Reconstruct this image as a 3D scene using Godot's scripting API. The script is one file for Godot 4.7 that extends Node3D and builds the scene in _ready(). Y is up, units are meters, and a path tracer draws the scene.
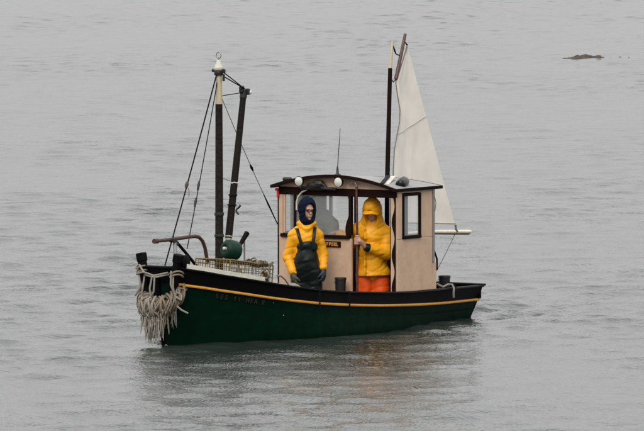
extends Node3D
# A small green and black fishing boat with two crew in oilskins on grey, rippled water under an overcast sky.

# ---- camera and the boat's place (from the photograph's pixels; metres) ----
const IW := 644.0
const IH := 431.0
const FPX := 7200.0
const CAM := Vector3(0, 6.6, 90)
const PITCH := 0.0566066
const PHI := 0.977384
const ORG := Vector3(-0.3005, 0, -0.8882)
var FWD := Vector3(-cos(PHI), 0, sin(PHI))
var PORT := Vector3(sin(PHI), 0, cos(PHI))
var BX := Transform3D(Basis(FWD, Vector3.UP, -PORT), ORG)
var M := {}
var TX := {}
var used := {}

# ---------- mesh builder ----------
class MB:
	var v := PackedVector3Array()
	var n := PackedVector3Array()
	var ix := PackedInt32Array()
	func tri(a: Vector3, b: Vector3, c: Vector3):
		var m := (b - a).cross(c - a).normalized()
		var k := v.size()
		v.append_array([a, b, c]); n.append_array([m, m, m]); ix.append_array([k, k + 2, k + 1])
	func quad(a: Vector3, b: Vector3, c: Vector3, d: Vector3):
		var m := (c - a).cross(d - b).normalized()
		var k := v.size()
		v.append_array([a, b, c, d]); n.append_array([m, m, m, m]); ix.append_array([k, k + 2, k + 1, k, k + 3, k + 2])
	func grid(rows: Array, wrap := false):
		var k := v.size()
		var w: int = rows[0].size()
		var h := rows.size()
		var nn := PackedVector3Array(); nn.resize(w * h)
		for r in rows: v.append_array(PackedVector3Array(r))
		var cols := w if wrap else w - 1
		for j in h - 1:
			for i in cols:
				var a := j * w + i
				var b := j * w + (i + 1) % w
				var c := a + w
				var d := b + w
				var m := (v[k + d] - v[k + a]).cross(v[k + c] - v[k + b])
				nn[a] += m; nn[b] += m; nn[c] += m; nn[d] += m
				ix.append_array([k + a, k + d, k + b, k + a, k + c, k + d])
		for i in nn.size(): n.append(nn[i].normalized() if nn[i].length() > 1e-12 else Vector3.UP)
	func box(xf: Transform3D, s: Vector3, bev := 0.0):
		var h := s * 0.5
		var b: float = min(bev, min(h.x, min(h.y, h.z)) * 0.6)
		if b <= 0.0:
			var p := []
			for i in 8: p.append(xf * Vector3(h.x if i & 1 else -h.x, h.y if i & 2 else -h.y, h.z if i & 4 else -h.z))
			quad(p[0], p[2], p[3], p[1]); quad(p[4], p[5], p[7], p[6]); quad(p[0], p[4], p[6], p[2])
			quad(p[1], p[3], p[7], p[5]); quad(p[0], p[1], p[5], p[4]); quad(p[2], p[6], p[7], p[3])
			return
		for ax in 3:
			var a1 := (ax + 1) % 3
			var a2 := (ax + 2) % 3
			for sg in [-1.0, 1.0]:
				var q := []
				for c in [[-1, -1], [1, -1], [1, 1], [-1, 1]]:
					var t := Vector3.ZERO
					t[ax] = sg * h[ax]; t[a1] = c[0] * (h[a1] - b); t[a2] = c[1] * (h[a2] - b)
					q.append(xf * t)
				if sg > 0: quad(q[0], q[1], q[2], q[3])
				else: quad(q[3], q[2], q[1], q[0])
			for s1 in [-1.0, 1.0]:
				for s2 in [-1.0, 1.0]:
					var q2 := []
					for e in [[-1, 0], [1, 0], [1, 1], [-1, 1]]:
						var t2 := Vector3.ZERO
						t2[ax] = e[0] * (h[ax] - b)
						t2[a1] = s1 * (h[a1] - (b if e[1] else 0.0))
						t2[a2] = s2 * (h[a2] - (0.0 if e[1] else b))
						q2.append(xf * t2)
					if s1 * s2 > 0: quad(q2[0], q2[1], q2[2], q2[3])
					else: quad(q2[3], q2[2], q2[1], q2[0])
		for i in 8:
			var g := Vector3(1.0 if i & 1 else -1.0, 1.0 if i & 2 else -1.0, 1.0 if i & 4 else -1.0)
			var x1 := xf * (Vector3(h.x, h.y - b, h.z - b) * g)
			var x2 := xf * (Vector3(h.x - b, h.y, h.z - b) * g)
			var x3 := xf * (Vector3(h.x - b, h.y - b, h.z) * g)
			if g.x * g.y * g.z > 0: tri(x1, x2, x3)
			else: tri(x1, x3, x2)
	func tube(pts: Array, rad, sides := 8):
		var rows := []
		var up := Vector3(0.13, 0.31, 0.94).normalized()
		for i in pts.size():
			var t: Vector3 = (pts[min(i + 1, pts.size() - 1)] - pts[max(i - 1, 0)]).normalized()
			var s := t.cross(up)
			if s.length() < 0.1: s = t.cross(Vector3(0.9, 0.2, 0.1))
			s = s.normalized()
			up = s.cross(t).normalized()
			var r: float = rad if (rad is float or rad is int) else rad[i]
			var row := []
			for k in sides:
				var a := TAU * k / sides
				row.append(pts[i] + (s * cos(a) + up * sin(a)) * r)
			rows.append(row)
		grid(rows, true)
		for e in [0, pts.size() - 1]:
			var r2: Array = rows[e]
			for k in sides:
				if e == 0: tri(pts[e], r2[k], r2[(k + 1) % sides])
				else: tri(pts[e], r2[(k + 1) % sides], r2[k])
	func lathe(xf: Transform3D, prof: Array, sides := 20):
		var rows := []
		for p in prof:
			var row := []
			for k in sides:
				var a := TAU * k / sides
				row.append(xf * Vector3(p.x * cos(a), p.y, p.x * sin(a)))
			rows.append(row)
		grid(rows, true)
	func prism(poly: PackedVector2Array, depth: float, xf: Transform3D):
		var id := Geometry2D.triangulate_polygon(poly)
		for i in range(0, id.size(), 3):
			var f := []
			var bk := []
			for j in 3:
				var p := poly[id[i + j]]
				f.append(xf * Vector3(p.x, p.y, depth * 0.5)); bk.append(xf * Vector3(p.x, p.y, -depth * 0.5))
			tri(f[0], f[1], f[2]); tri(bk[0], bk[2], bk[1])
		for i in poly.size():
			var a := poly[i]
			var b := poly[(i + 1) % poly.size()]
			quad(xf * Vector3(a.x, a.y, -depth * 0.5), xf * Vector3(b.x, b.y, -depth * 0.5), xf * Vector3(b.x, b.y, depth * 0.5), xf * Vector3(a.x, a.y, depth * 0.5))
	func mesh() -> ArrayMesh:
		var a := []
		a.resize(Mesh.ARRAY_MAX)
		a[Mesh.ARRAY_VERTEX] = v; a[Mesh.ARRAY_NORMAL] = n; a[Mesh.ARRAY_INDEX] = ix
		var m := ArrayMesh.new()
		m.add_surface_from_arrays(Mesh.PRIMITIVE_TRIANGLES, a)
		return m

# ---------- implicit bodies (surface nets) ----------
class Body:
	var prims := []
	var cuts := []
	var k := 0.03
	var wr := 0.0
	var wf := 14.0
	var wseed := 1
	func cap(a: Vector3, b: Vector3, ra: float, rb: float, flat := 1.0):
		prims.append([0, a, b, ra, rb, flat])
	func chain(p: Array, r: Array):
		for i in p.size() - 1: cap(p[i], p[i + 1], r[i], r[i + 1])
	func ell(c: Vector3, r: Vector3, b := Basis(), carve := false):
		prims.append([2 if carve else 1, c, r, b])
	func dist(q: Array, p: Vector3) -> float:
		if q[0] == 0:
			var ab: Vector3 = q[2] - q[1]
			var t := clampf((p - q[1]).dot(ab) / maxf(ab.length_squared(), 1e-9), 0, 1)
			var dd: Vector3 = p - q[1] - ab * t
			dd.z /= q[5]
			return dd.length() - lerpf(q[3], q[4], t)
		var l: Vector3 = (p - q[1]) * q[3]   # transposed basis
		var r: Vector3 = q[2]
		var k0 := (l / r).length()
		var k1 := (l / (r * r)).length()
		return k0 * (k0 - 1.0) / maxf(k1, 1e-6)
	func build(mb: MB, cell: float):
		var lo := Vector3.ONE * 1e9
		var hi := -lo
		var bb := []
		for q in prims:
			var a: Vector3
			var b: Vector3
			if q[0] == 0:
				var r: float = max(q[3], q[4]) * max(1.0, q[5])
				a = Vector3(min(q[1].x, q[2].x), min(q[1].y, q[2].y), min(q[1].z, q[2].z)) - Vector3.ONE * r
				b = Vector3(max(q[1].x, q[2].x), max(q[1].y, q[2].y), max(q[1].z, q[2].z)) + Vector3.ONE * r
			else:
				var r2: float = max(q[2].x, max(q[2].y, q[2].z))
				a = q[1] - Vector3.ONE * r2; b = q[1] + Vector3.ONE * r2
			bb.append([a, b])
			if q[0] < 2:
				lo = lo.min(a); hi = hi.max(b)
		var pad := k + cell * 2.5
		lo -= Vector3.ONE * pad; hi += Vector3.ONE * pad
		var sx := int((hi.x - lo.x) / cell) + 2
		var sy := int((hi.y - lo.y) / cell) + 2
		var sz := int((hi.z - lo.z) / cell) + 2
		var f := PackedFloat32Array(); f.resize(sx * sy * sz); f.fill(1.0)
		for qi in prims.size():
			var q: Array = prims[qi]
			var a: Vector3 = (bb[qi][0] - Vector3.ONE * pad - lo) / cell
			var b: Vector3 = (bb[qi][1] + Vector3.ONE * pad - lo) / cell
			for z in range(max(0, int(a.z)), min(sz, int(b.z) + 1)):
				for y in range(max(0, int(a.y)), min(sy, int(b.y) + 1)):
					var o := (z * sy + y) * sx
					for x in range(max(0, int(a.x)), min(sx, int(b.x) + 1)):
						var d := dist(q, lo + Vector3(x, y, z) * cell)
						if q[0] == 2:
							f[o + x] = maxf(f[o + x], -d)
						else:
							var e := f[o + x]
							var h := maxf(k - absf(e - d), 0.0)
							f[o + x] = minf(e, d) - h * h / (4.0 * k)
		if wr > 0.0 or cuts.size() > 0:
			var ns := FastNoiseLite.new()
			ns.seed = wseed; ns.frequency = 1.0; ns.fractal_octaves = 2; ns.noise_type = FastNoiseLite.TYPE_SIMPLEX_SMOOTH
			for z in sz:
				for y in sy:
					var o := (z * sy + y) * sx
					for x in sx:
						var e := f[o + x]
						if absf(e) > 0.08: continue
						var p := lo + Vector3(x, y, z) * cell
						if wr > 0.0:
							var nz := ns.get_noise_3d(p.x * wf * 0.35 + p.y * wf * 0.5, p.y * wf * 1.35 - p.x * wf * 0.6, p.z * wf * 0.35)
							e += wr * (1.5 * pow(1.0 - minf(absf(nz) * 2.8, 1.0), 1.5) - 0.25 * nz - 0.3)
						for c in cuts:
							if c.size() < 3 or p.distance_to(c[0]) < c[2]: e = maxf(e, (p - c[0]).dot(c[1]))
						f[o + x] = e
		var id := PackedInt32Array(); id.resize(sx * sy * sz); id.fill(-1)
		var vs := PackedVector3Array()
		var off := [0, 1, sx, sx + 1, sx * sy, sx * sy + 1, sx * sy + sx, sx * sy + sx + 1]
		var edges := [[0, 1], [2, 3], [4, 5], [6, 7], [0, 2], [1, 3], [4, 6], [5, 7], [0, 4], [1, 5], [2, 6], [3, 7]]
		for z in sz - 1:
			for y in sy - 1:
				var o := (z * sy + y) * sx
				for x in sx - 1:
					var i := o + x
					if f[i] > 0.1 or f[i] < -0.1: continue
					var neg := 0
					for c in 8:
						if f[i + off[c]] < 0.0: neg += 1
					if neg == 0 or neg == 8: continue
					var s := Vector3.ZERO
					var cnt := 0
					for e in edges:
						var fa := f[i + off[e[0]]]
						var fb := f[i + off[e[1]]]
						if (fa < 0.0) == (fb < 0.0): continue
						var t := fa / (fa - fb)
						var ca: int = e[0]
						var cb: int = e[1]
						s += Vector3(ca & 1, (ca >> 1) & 1, ca >> 2).lerp(Vector3(cb & 1, (cb >> 1) & 1, cb >> 2), t)
						cnt += 1
					id[i] = vs.size()
					vs.append(lo + (Vector3(x, y, z) + s / cnt) * cell)
		var nn := PackedVector3Array(); nn.resize(vs.size())
		var base := mb.v.size()
		var ax := [1, sx, sx * sy]
		for z in range(1, sz - 1):
			for y in range(1, sy - 1):
				var o := (z * sy + y) * sx
				for x in range(1, sx - 1):
					var i := o + x
					if f[i] > 0.1 or f[i] < -0.1: continue
					for e in 3:
						var fb := f[i + ax[e]]
						if (f[i] < 0.0) == (fb < 0.0): continue
						var u: int = ax[(e + 1) % 3]
						var w: int = ax[(e + 2) % 3]
						var q := [id[i], id[i - u], id[i - u - w], id[i - w]]
						if q.min() < 0: continue
						if f[i] >= 0.0: q.reverse()
						var m := (vs[q[2]] - vs[q[0]]).cross(vs[q[3]] - vs[q[1]])
						for t in q: nn[t] += m
						mb.ix.append_array([base + q[0], base + q[2], base + q[1], base + q[0], base + q[3], base + q[2]])
		mb.v.append_array(vs)
		for m in nn: mb.n.append(m.normalized() if m.length() > 1e-14 else Vector3.UP)

# ---------- node helpers ----------
func numbered(called: String) -> String:
	used[called] = used.get(called, -1) + 1
	return called if used[called] == 0 else "%s_%03d" % [called, used[called]]
func put(mb: MB, called: String, m: Material, parent: Node3D) -> MeshInstance3D:
	var o := MeshInstance3D.new()
	o.name = called; o.mesh = mb.mesh(); o.material_override = m
	parent.add_child(o, true)
	return o
func thing(called: String, label: String, category: String, xf: Transform3D, group := "") -> Node3D:
	var o := Node3D.new()
	o.name = numbered(called); add_child(o); o.transform = xf
	o.set_meta("label", label); o.set_meta("category", category)
	if group: o.set_meta("group", group)
	return o
func pivot(called: String, parent: Node3D) -> Node3D:
	var o := Node3D.new()
	o.name = called; parent.add_child(o, true)
	return o
func T(p: Vector3) -> Transform3D: return Transform3D(Basis(), p)
func L(u: float, v: float, y: float) -> Vector3: return Vector3(u, y, -v)
func on_boat(u: float, v: float, y: float) -> Transform3D: return BX * T(L(u, v, y))
# a photograph pixel met with a plane of the boat: returns local boat coordinates
func ray(x: float, y: float) -> Vector3:
	var a := (x - IW / 2) / FPX
	var b := -(y - IH / 2) / FPX
	return Vector3(a, b * cos(PITCH) - sin(PITCH), -cos(PITCH) - b * sin(PITCH))
func hit(x: float, y: float, nrm: Vector3, k: float) -> Vector3:
	var r := ray(x, y)
	var t := (k - (CAM - ORG).dot(nrm)) / r.dot(nrm)
	var q := CAM + r * t - ORG
	return Vector3(q.dot(FWD), q.y, -q.dot(PORT))
func at_v(x: float, y: float, k: float) -> Vector3: return hit(x, y, PORT, k)
func at_u(x: float, y: float, k: float) -> Vector3: return hit(x, y, FWD, k)
func table(t: Array, x: float) -> float:
	for i in t.size() - 1:
		if x <= t[i + 1][0] or i == t.size() - 2:
			var w := clampf((x - t[i][0]) / (t[i + 1][0] - t[i][0]), 0, 1)
			var y0: float = t[max(i - 1, 0)][1]
			var y3: float = t[min(i + 2, t.size() - 1)][1]
			return lerpf(lerpf(t[i][1], t[i + 1][1], w), cubic_interpolate(t[i][1], t[i + 1][1], y0, y3, w), 0.6)
	return 0.0

# ---------- materials ----------
func noise_image(freq: float, oct: int, sd: int, lo: float, hi: float, sxy := Vector2(1, 1), gamma := 1.0) -> Image:
	var ns := FastNoiseLite.new()
	ns.noise_type = FastNoiseLite.TYPE_SIMPLEX_SMOOTH
	ns.seed = sd; ns.frequency = freq; ns.fractal_octaves = oct; ns.fractal_gain = 0.6
	var im := ns.get_seamless_image(int(256 * sxy.x), int(256 * sxy.y))
	im.convert(Image.FORMAT_RGBA8)
	im.resize(256, 256, Image.INTERPOLATE_BILINEAR)
	for y in 256:
		for x in 256:
			var g: float = lerpf(lo, hi, pow(im.get_pixel(x, y).r, gamma))
			im.set_pixel(x, y, Color(g, g, g))
	return im
func tex(im: Image) -> ImageTexture:
	im.generate_mipmaps()
	return ImageTexture.create_from_image(im)
func lin(r: float, g: float, b: float) -> Color: return Color(r, g, b).linear_to_srgb()
func mat(c: Color, rough: float, t := "", scale := 1.0, nt := "", ns := 0.5, spec := 0.5) -> StandardMaterial3D:
	var m := StandardMaterial3D.new()
	m.albedo_color = c; m.roughness = rough; m.metallic_specular = spec
	m.uv1_triplanar = true; m.uv1_scale = Vector3.ONE * scale
	if t: m.albedo_texture = TX[t]
	if nt:
		m.normal_enabled = true; m.normal_texture = TX[nt]; m.normal_scale = ns
	return m
func make_materials():
	TX.grain = tex(noise_image(0.05, 4, 3, 0.86, 1.0))
	TX.blotch = tex(noise_image(0.018, 5, 5, 0.7, 1.0, Vector2(1, 1), 0.8))
	TX.streak = tex(noise_image(0.02, 5, 7, 0.84, 1.0, Vector2(2, 0.7), 0.8))
	TX.paint = tex(noise_image(0.012, 4, 27, 0.9, 1.0, Vector2(1.5, 0.8)))
	TX.stain = tex(noise_image(0.014, 5, 33, 0.86, 1.0, Vector2(1.6, 0.9), 0.5))
	TX.wood = tex(noise_image(0.03, 4, 9, 0.45, 1.0, Vector2(0.5, 6)))
	TX.rope = tex(noise_image(0.06, 4, 19, 0.35, 1.0, Vector2(1, 1), 0.9))
	for a in [["bump", 0.05, 3, 11], ["fine", 0.14, 2, 13], ["cloth", 0.022, 4, 15]]:
		var im := noise_image(a[1], a[2], a[3], 0, 1)
		im.bump_map_to_normal_map(6.0)
		TX[a[0]] = tex(im)
	M.green = mat(lin(0.0014, 0.018, 0.0095), 0.5, "blotch", 1.1, "bump", 0.08, 0.16)
	M.black = mat(lin(0.003, 0.003, 0.004), 0.55, "blotch", 1.3, "bump", 0.1, 0.2)
	M.gold = mat(lin(0.62, 0.29, 0.03), 0.5, "streak", 1.2)
	M.white = mat(lin(0.62, 0.6, 0.53), 0.55, "streak", 1.1, "bump", 0.2)
	M.beige = mat(lin(0.57, 0.395, 0.275), 0.55, "stain", 0.9, "bump", 0.05)
	M.brown = mat(lin(0.022, 0.008, 0.006), 0.6, "wood", 1.6, "", 0.5, 0.2)
	M.dark_wood = mat(lin(0.008, 0.005, 0.0045), 0.6, "wood", 1.5, "", 0.5, 0.2)
	M.mast = mat(lin(0.034, 0.025, 0.021), 0.65, "rope", 1.2, "", 0.5, 0.25)
	M.spar = mat(lin(0.028, 0.023, 0.022), 0.6, "wood", 1.5, "", 0.5, 0.2)
	M.cream = mat(lin(0.56, 0.48, 0.33), 0.55, "streak", 1.4)
	M.varnish = mat(lin(0.16, 0.06, 0.045), 0.45, "wood", 1.4)
	M.pale_wood = mat(lin(0.82, 0.72, 0.6), 0.6, "streak", 1.8)
	M.deck = mat(lin(0.2, 0.19, 0.17), 0.7, "blotch", 1.0, "bump", 0.3)
	M.lining = mat(lin(0.15, 0.095, 0.068), 0.6, "wood", 1.2)
	M.roof = mat(lin(0.27, 0.27, 0.27), 0.5, "streak", 0.8, "bump", 0.1)
	M.grey_metal = mat(lin(0.3, 0.3, 0.31), 0.4, "grain", 2.0); M.grey_metal.metallic = 0.6
	M.rust = mat(lin(0.11, 0.05, 0.04), 0.6, "rope", 3.0)
	M.black_rubber = mat(lin(0.008, 0.008, 0.009), 0.55, "grain", 3.0)
	M.black_gloss = mat(lin(0.004, 0.004, 0.005), 0.22, "", 1.0, "", 0.5, 0.35)
	M.lens = mat(lin(0.55, 0.55, 0.53), 0.15)
	M.rope = mat(lin(0.44, 0.36, 0.27), 0.9, "rope", 5.0, "fine", 1.0)
	M.rope_grey = mat(lin(0.52, 0.48, 0.42), 0.9, "rope", 6.0, "fine", 1.0)
	M.rope_brown = mat(lin(0.24, 0.16, 0.09), 0.9, "rope", 5.0, "fine", 1.0)
	M.frayed = mat(lin(0.72, 0.67, 0.6), 0.95, "rope", 3.0, "fine", 1.0)
	M.line = mat(lin(0.01, 0.01, 0.012), 0.85, "grain", 8.0, "", 0.5, 0.15)
	M.line_light = mat(lin(0.12, 0.12, 0.12), 0.8, "grain", 8.0)
	M.wire = mat(lin(0.36, 0.26, 0.08), 0.6, "rope", 6.0)
	M.wire_brown = mat(lin(0.2, 0.14, 0.07), 0.7, "rope", 6.0)
	M.bait = mat(lin(0.22, 0.05, 0.03), 0.8, "rope", 6.0)
	M.buoy = mat(lin(0.004, 0.034, 0.02), 0.5, "blotch", 3.0, "bump", 0.2, 0.3)
	M.red = mat(lin(0.5, 0.02, 0.03), 0.4)
	M.blue = mat(lin(0.01, 0.03, 0.25), 0.4)
	M.name_orange = mat(lin(0.6, 0.26, 0.03), 0.5)
	M.name_brown = mat(lin(0.013, 0.0055, 0.004), 0.6)
	M.sail = mat(lin(0.92, 0.87, 0.80), 0.85, "paint", 0.5, "cloth", 0.06)
	M.sail.backlight = Color(0.5, 0.48, 0.43)
	M.seam = mat(lin(0.42, 0.4, 0.36), 0.9)
	M.glass = mat(Color(0.75, 0.78, 0.78, 0.16), 0.03)
	M.glass.transparency = BaseMaterial3D.TRANSPARENCY_ALPHA; M.glass.uv1_triplanar = false
	M.yellow = mat(lin(0.9, 0.4, 0.01), 0.42, "grain", 2.0, "cloth", 0.12, 0.35)
	M.bib = mat(lin(0.0045, 0.0095, 0.008), 0.4, "grain", 2.0, "cloth", 0.15, 0.35)
	M.orange = mat(lin(0.85, 0.1, 0.012), 0.45, "grain", 2.0, "cloth", 0.15, 0.35)
	M.navy = mat(lin(0.006, 0.011, 0.026), 0.9, "grain", 3.0, "cloth", 0.15, 0.2)
	M.skin = mat(lin(0.52, 0.29, 0.205), 0.5, "grain", 4.0)
	M.hair = mat(lin(0.05, 0.03, 0.02), 0.7)
	M.glove = mat(lin(0.05, 0.045, 0.025), 0.6, "blotch", 4.0)
	M.glove_blue = mat(lin(0.02, 0.028, 0.045), 0.6, "blotch", 4.0)
	M.grey_cloth = mat(lin(0.1, 0.1, 0.1), 0.8, "blotch", 2.0, "cloth", 0.5)
	M.tarp = mat(lin(0.22, 0.21, 0.18), 0.75, "blotch", 2.0, "cloth", 0.8)
	M.rock = mat(lin(0.07, 0.045, 0.02), 0.7, "rope", 0.8, "bump", 1.0)
	M.foam = mat(lin(0.6, 0.61, 0.61), 0.6)

# ---------- hull ----------
var WL := [[-2.97, 0.66], [-1.5, 0.89], [-0.5, 1.0], [0.3, 1.04], [1.0, 0.98], [1.5, 0.86], [2.0, 0.64], [2.4, 0.38], [2.7, 0.16], [2.9, 0.02]]
var SHV := [[-2.97, 0.86], [-2.0, 0.98], [-1.0, 1.06], [0.0, 1.09], [1.0, 1.04], [1.6, 0.95], [2.1, 0.81], [2.45, 0.65], [2.75, 0.47], [2.95, 0.32], [3.05, 0.22]]
var SHY := [[-2.97, 0.425], [-1.75, 0.446], [-0.96, 0.46], [-0.24, 0.495], [0.42, 0.538], [1.04, 0.596], [1.58, 0.673], [1.97, 0.74], [2.51, 0.841], [2.9, 0.925], [3.05, 0.96]]
var STY := [[-2.97, 0.248], [-1.75, 0.27], [-0.96, 0.299], [-0.24, 0.335], [0.42, 0.378], [1.04, 0.431], [1.58, 0.497], [1.97, 0.558], [2.51, 0.653], [2.9, 0.727], [3.05, 0.757]]
func hull(p: float, y: float, out := 0.0) -> Vector3:     # port side, p 0 stern to 1 bow
	var u0 := -2.97 + 5.87 * p
	var u1 := -2.97 + 6.02 * p
	var t := clampf(y / table(SHY, u1), 0, 1)
	var w := table(WL, u0)
	var half := lerpf(w, table(SHV, u1), pow(t, 0.85))
	if y < 0: half = w * (1.0 - 0.55 * pow(-y / 0.35, 1.6))
	return L(lerpf(u0, u1, t), half + out, y)
func sheer(p: float) -> float: return table(SHY, -2.97 + 6.02 * p)
func stripe(p: float) -> float: return table(STY, -2.97 + 6.02 * p)
func outward(p: float, y: float) -> Vector3:
	var d := hull(min(p + 0.01, 1.0), y) - hull(max(p - 0.01, 0.0), y)
	return Vector3(-d.z, 0, d.x).normalized() * -1.0
func mir(q: Vector3) -> Vector3: return Vector3(q.x, q.y, -q.z)
# one level round the hull: starboard stern, bow, port stern; level is a function of p
func ring(level: Callable, out: float) -> Array:
	var r := []
	var N := 64
	for i in N + 1:
		var p := 1.0 - pow(1.0 - float(i) / N, 1.25)
		r.append(mir(hull(p, level.call(p)) + outward(p, level.call(p)) * out))
	var b := hull(1.0, level.call(1.0))
	for i in range(1, 6):
		var w := 1.0 - i / 3.0
		r.append(Vector3(b.x + out + 0.05 * (1 - w * w) , b.y, -b.z * w))
	for i in N + 1:
		var p := 1.0 - pow(1.0 - float(N - i) / N, 1.25)
		r.append(hull(p, level.call(p)) + outward(p, level.call(p)) * out)
	return r
func sweep(mb: MB, level: Callable, prof: Array, a := 0, b := 1000):   # prof: [out, dy] points, closed
	var rings := []
	for q in prof:
		var d: float = q[1]
		var r := ring(func(p): return level.call(p), q[0])
		for i in r.size(): r[i].y += d
		rings.append(r)
	var n: int = min(rings[0].size() - 1, b)
	for k in prof.size():
		var r0: Array = rings[k]
		var r1: Array = rings[(k + 1) % prof.size()]
		for i in range(a, n): mb.quad(r0[i], r0[i + 1], r1[i + 1], r1[i])
	for e in [a, n]:
		for k in range(1, prof.size() - 1): mb.tri(rings[0][e], rings[k][e], rings[k + 1][e])

func build_boat():
	var boat := thing("fishing_boat", "small green and black wooden fishing boat with beige wheelhouse and mizzen sail, afloat", "boat", BX)
	# shell in strakes
	var mb := MB.new()
	var rows := []
	for k in 9:
		var w := k / 8.0
		rows.append(ring(func(p): return lerpf(-0.35, stripe(p) - 0.125, w), 0.006))
	mb.grid(rows)
	put(mb, "hull_bottom", M.green, boat)
	mb = MB.new(); rows = []
	for k in 3:
		var w := k / 2.0
		rows.append(ring(func(p): return lerpf(stripe(p) - 0.133, stripe(p), w), -0.004 if k == 0 else 0.0))
	mb.grid(rows)
	put(mb, "upper_strake", M.green, boat)
	mb = MB.new(); rows = []
	for k in 4:
		var w := k / 3.0
		rows.append(ring(func(p): return lerpf(stripe(p), sheer(p), w), 0.0))
	mb.grid(rows)
	put(mb, "bulwark", M.black, boat)
	mb = MB.new(); rows = []
	for k in 4:
		var w := k / 3.0
		rows.append(ring(func(p): return lerpf(-0.18, sheer(p), w), -0.05))
	mb.grid(rows)
	put(mb, "bulwark_lining", M.black, boat)
	mb = MB.new()
	for e in [[0, 64], [70, 134]]:
		mb = MB.new()
		sweep(mb, stripe, [[0.002, -0.0175], [0.026, -0.013], [0.03, 0.0], [0.026, 0.013], [0.002, 0.0175]], e[0], e[1])
		put(mb, "rub_rail", M.gold, boat)
	mb = MB.new()
	sweep(mb, sheer, [[-0.065, -0.012], [0.02, -0.012], [0.024, 0.0], [0.016, 0.014], [-0.065, 0.014]])
	put(mb, "gunwale", M.black, boat)
	# white coaming plank on the fore rail, both sides (the stations forward of the cockpit)
	for side in [0, 1]:
		mb = MB.new()
		var st := []
		for i in 26:
			var p := lerpf(0.822, 0.985, i / 25.0)
			var q := hull(p, sheer(p)) - outward(p, sheer(p)) * 0.02
			var o := outward(p, sheer(p))
			if side: q = mir(q); o = mir(o)
			st.append([q, o])
		for i in 25:
			var c := []
			for e in [st[i], st[i + 1]]:
				for g in [[-0.022, 0.0145], [0.022, 0.0145], [0.022, 0.068], [-0.022, 0.068]]: c.append(e[0] + e[1] * g[0] + Vector3(0, g[1], 0))
			for k in 4: mb.quad(c[k], c[(k + 1) % 4], c[4 + (k + 1) % 4], c[4 + k])
			if i == 0: mb.quad(c[3], c[2], c[1], c[0])
			if i == 24: mb.quad(c[4], c[5], c[6], c[7])
		put(mb, "fore_coaming", M.white, boat)
	# transom
	mb = MB.new()
	var tr := []
	for k in 9:
		var y := lerpf(-0.35, sheer(0.0), k / 8.0)
		var q := hull(0.0, y)
		var row := []
		for i in 7: row.append(Vector3(q.x - 0.012, y, lerpf(-q.z, q.z, i / 6.0)))
		tr.append(row)
	mb.grid(tr)
	put(mb, "transom", M.green, boat)
	mb = MB.new()
	mb.box(T(L(-2.975, 0, 0.345)), Vector3(0.05, 0.17, 1.66), 0.008)
	put(mb, "transom_board", M.black, boat)
	mb = MB.new()
	mb.box(T(L(-2.98, 0, 0.441)), Vector3(0.11, 0.028, 1.76), 0.008)
	put(mb, "stern_rail", M.black, boat)
	# decks
	for d in [["foredeck", 0.70, 0.985, -0.1, M.deck], ["aft_deck", 0.006, 0.2, -0.2, M.deck]]:
		mb = MB.new(); rows = []
		for i in 16:
			var p := lerpf(d[1], d[2], i / 15.0)
			var q := hull(p, sheer(p) + d[3])
			var row := []
			for j in 9:
				var w := lerpf(1, -1, j / 8.0)
				row.append(Vector3(q.x, q.y + 0.03 * (1 - w * w), (q.z + 0.04) * w))
			rows.append(row)
		mb.grid(rows)
		if d[0] == "foredeck":
			for j in 8: mb.quad(rows[0][j], rows[0][j + 1], rows[0][j + 1] - Vector3(0, 0.35, 0), rows[0][j] - Vector3(0, 0.35, 0))
		put(mb, d[0], d[4], boat)
	mb = MB.new()
	mb.box(T(L(-0.5, 0, -0.13)), Vector3(4.0, 0.06, 1.7))
	put(mb, "cockpit_sole", M.deck, boat)
	for sd in [1.0, -1.0]:
		mb = MB.new()
		mb.box(T(L(-1.3, 0.885 * sd, 0.265)), Vector3(1.0, 0.03, 0.06), 0.005)
		put(mb, "side_deck", M.deck, boat)
	mb = MB.new()
	mb.box(T(L(-0.2, 0.72, 0.21)), Vector3(1.3, 0.04, 0.42), 0.006)
	mb.box(T(L(-0.2, 0.52, 0.045)), Vector3(1.28, 0.29, 0.03))
	put(mb, "side_bench", M.lining, boat)
	# bitts at the bow, leaning outwards
	for s in [1.0, -1.0]:
		mb = MB.new()
		var basis := Basis(Vector3.RIGHT, -0.2 * s)
		mb.box(Transform3D(basis, L(3.03, 0.235 * s, 0.86)), Vector3(0.1, 0.5, 0.085), 0.012)
		mb.box(Transform3D(basis, L(3.03, 0.275 * s, 1.07)), Vector3(0.115, 0.11, 0.1), 0.012)
		put(mb, "bitt", M.black, boat)
	mb = MB.new()
	mb.lathe(Transform3D(Basis(Vector3.RIGHT, PI / 2), L(2.93, 0.285, 1.03)), [Vector2(0.001, -0.05), Vector2(0.075, -0.05), Vector2(0.085, -0.03), Vector2(0.06, 0), Vector2(0.085, 0.03), Vector2(0.075, 0.05), Vector2(0.001, 0.05)])
	put(mb, "anchor_roller", M.black, boat)
	# stem post
	mb = MB.new()
	mb.tube([L(2.9, 0, -0.3), L(2.935, 0, 0.0), L(3.06, 0, 0.5), L(3.1, 0, 0.9)], [0.035, 0.035, 0.04, 0.04], 8)
	put(mb, "stem", M.black, boat)
	# registration letters on the bow, worn dark red
	var f := SystemFont.new()
	f.font_names = PackedStringArray(["Droid Sans"]); f.font_weight = 700
	var word := "SES 11 HFA R"
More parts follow.
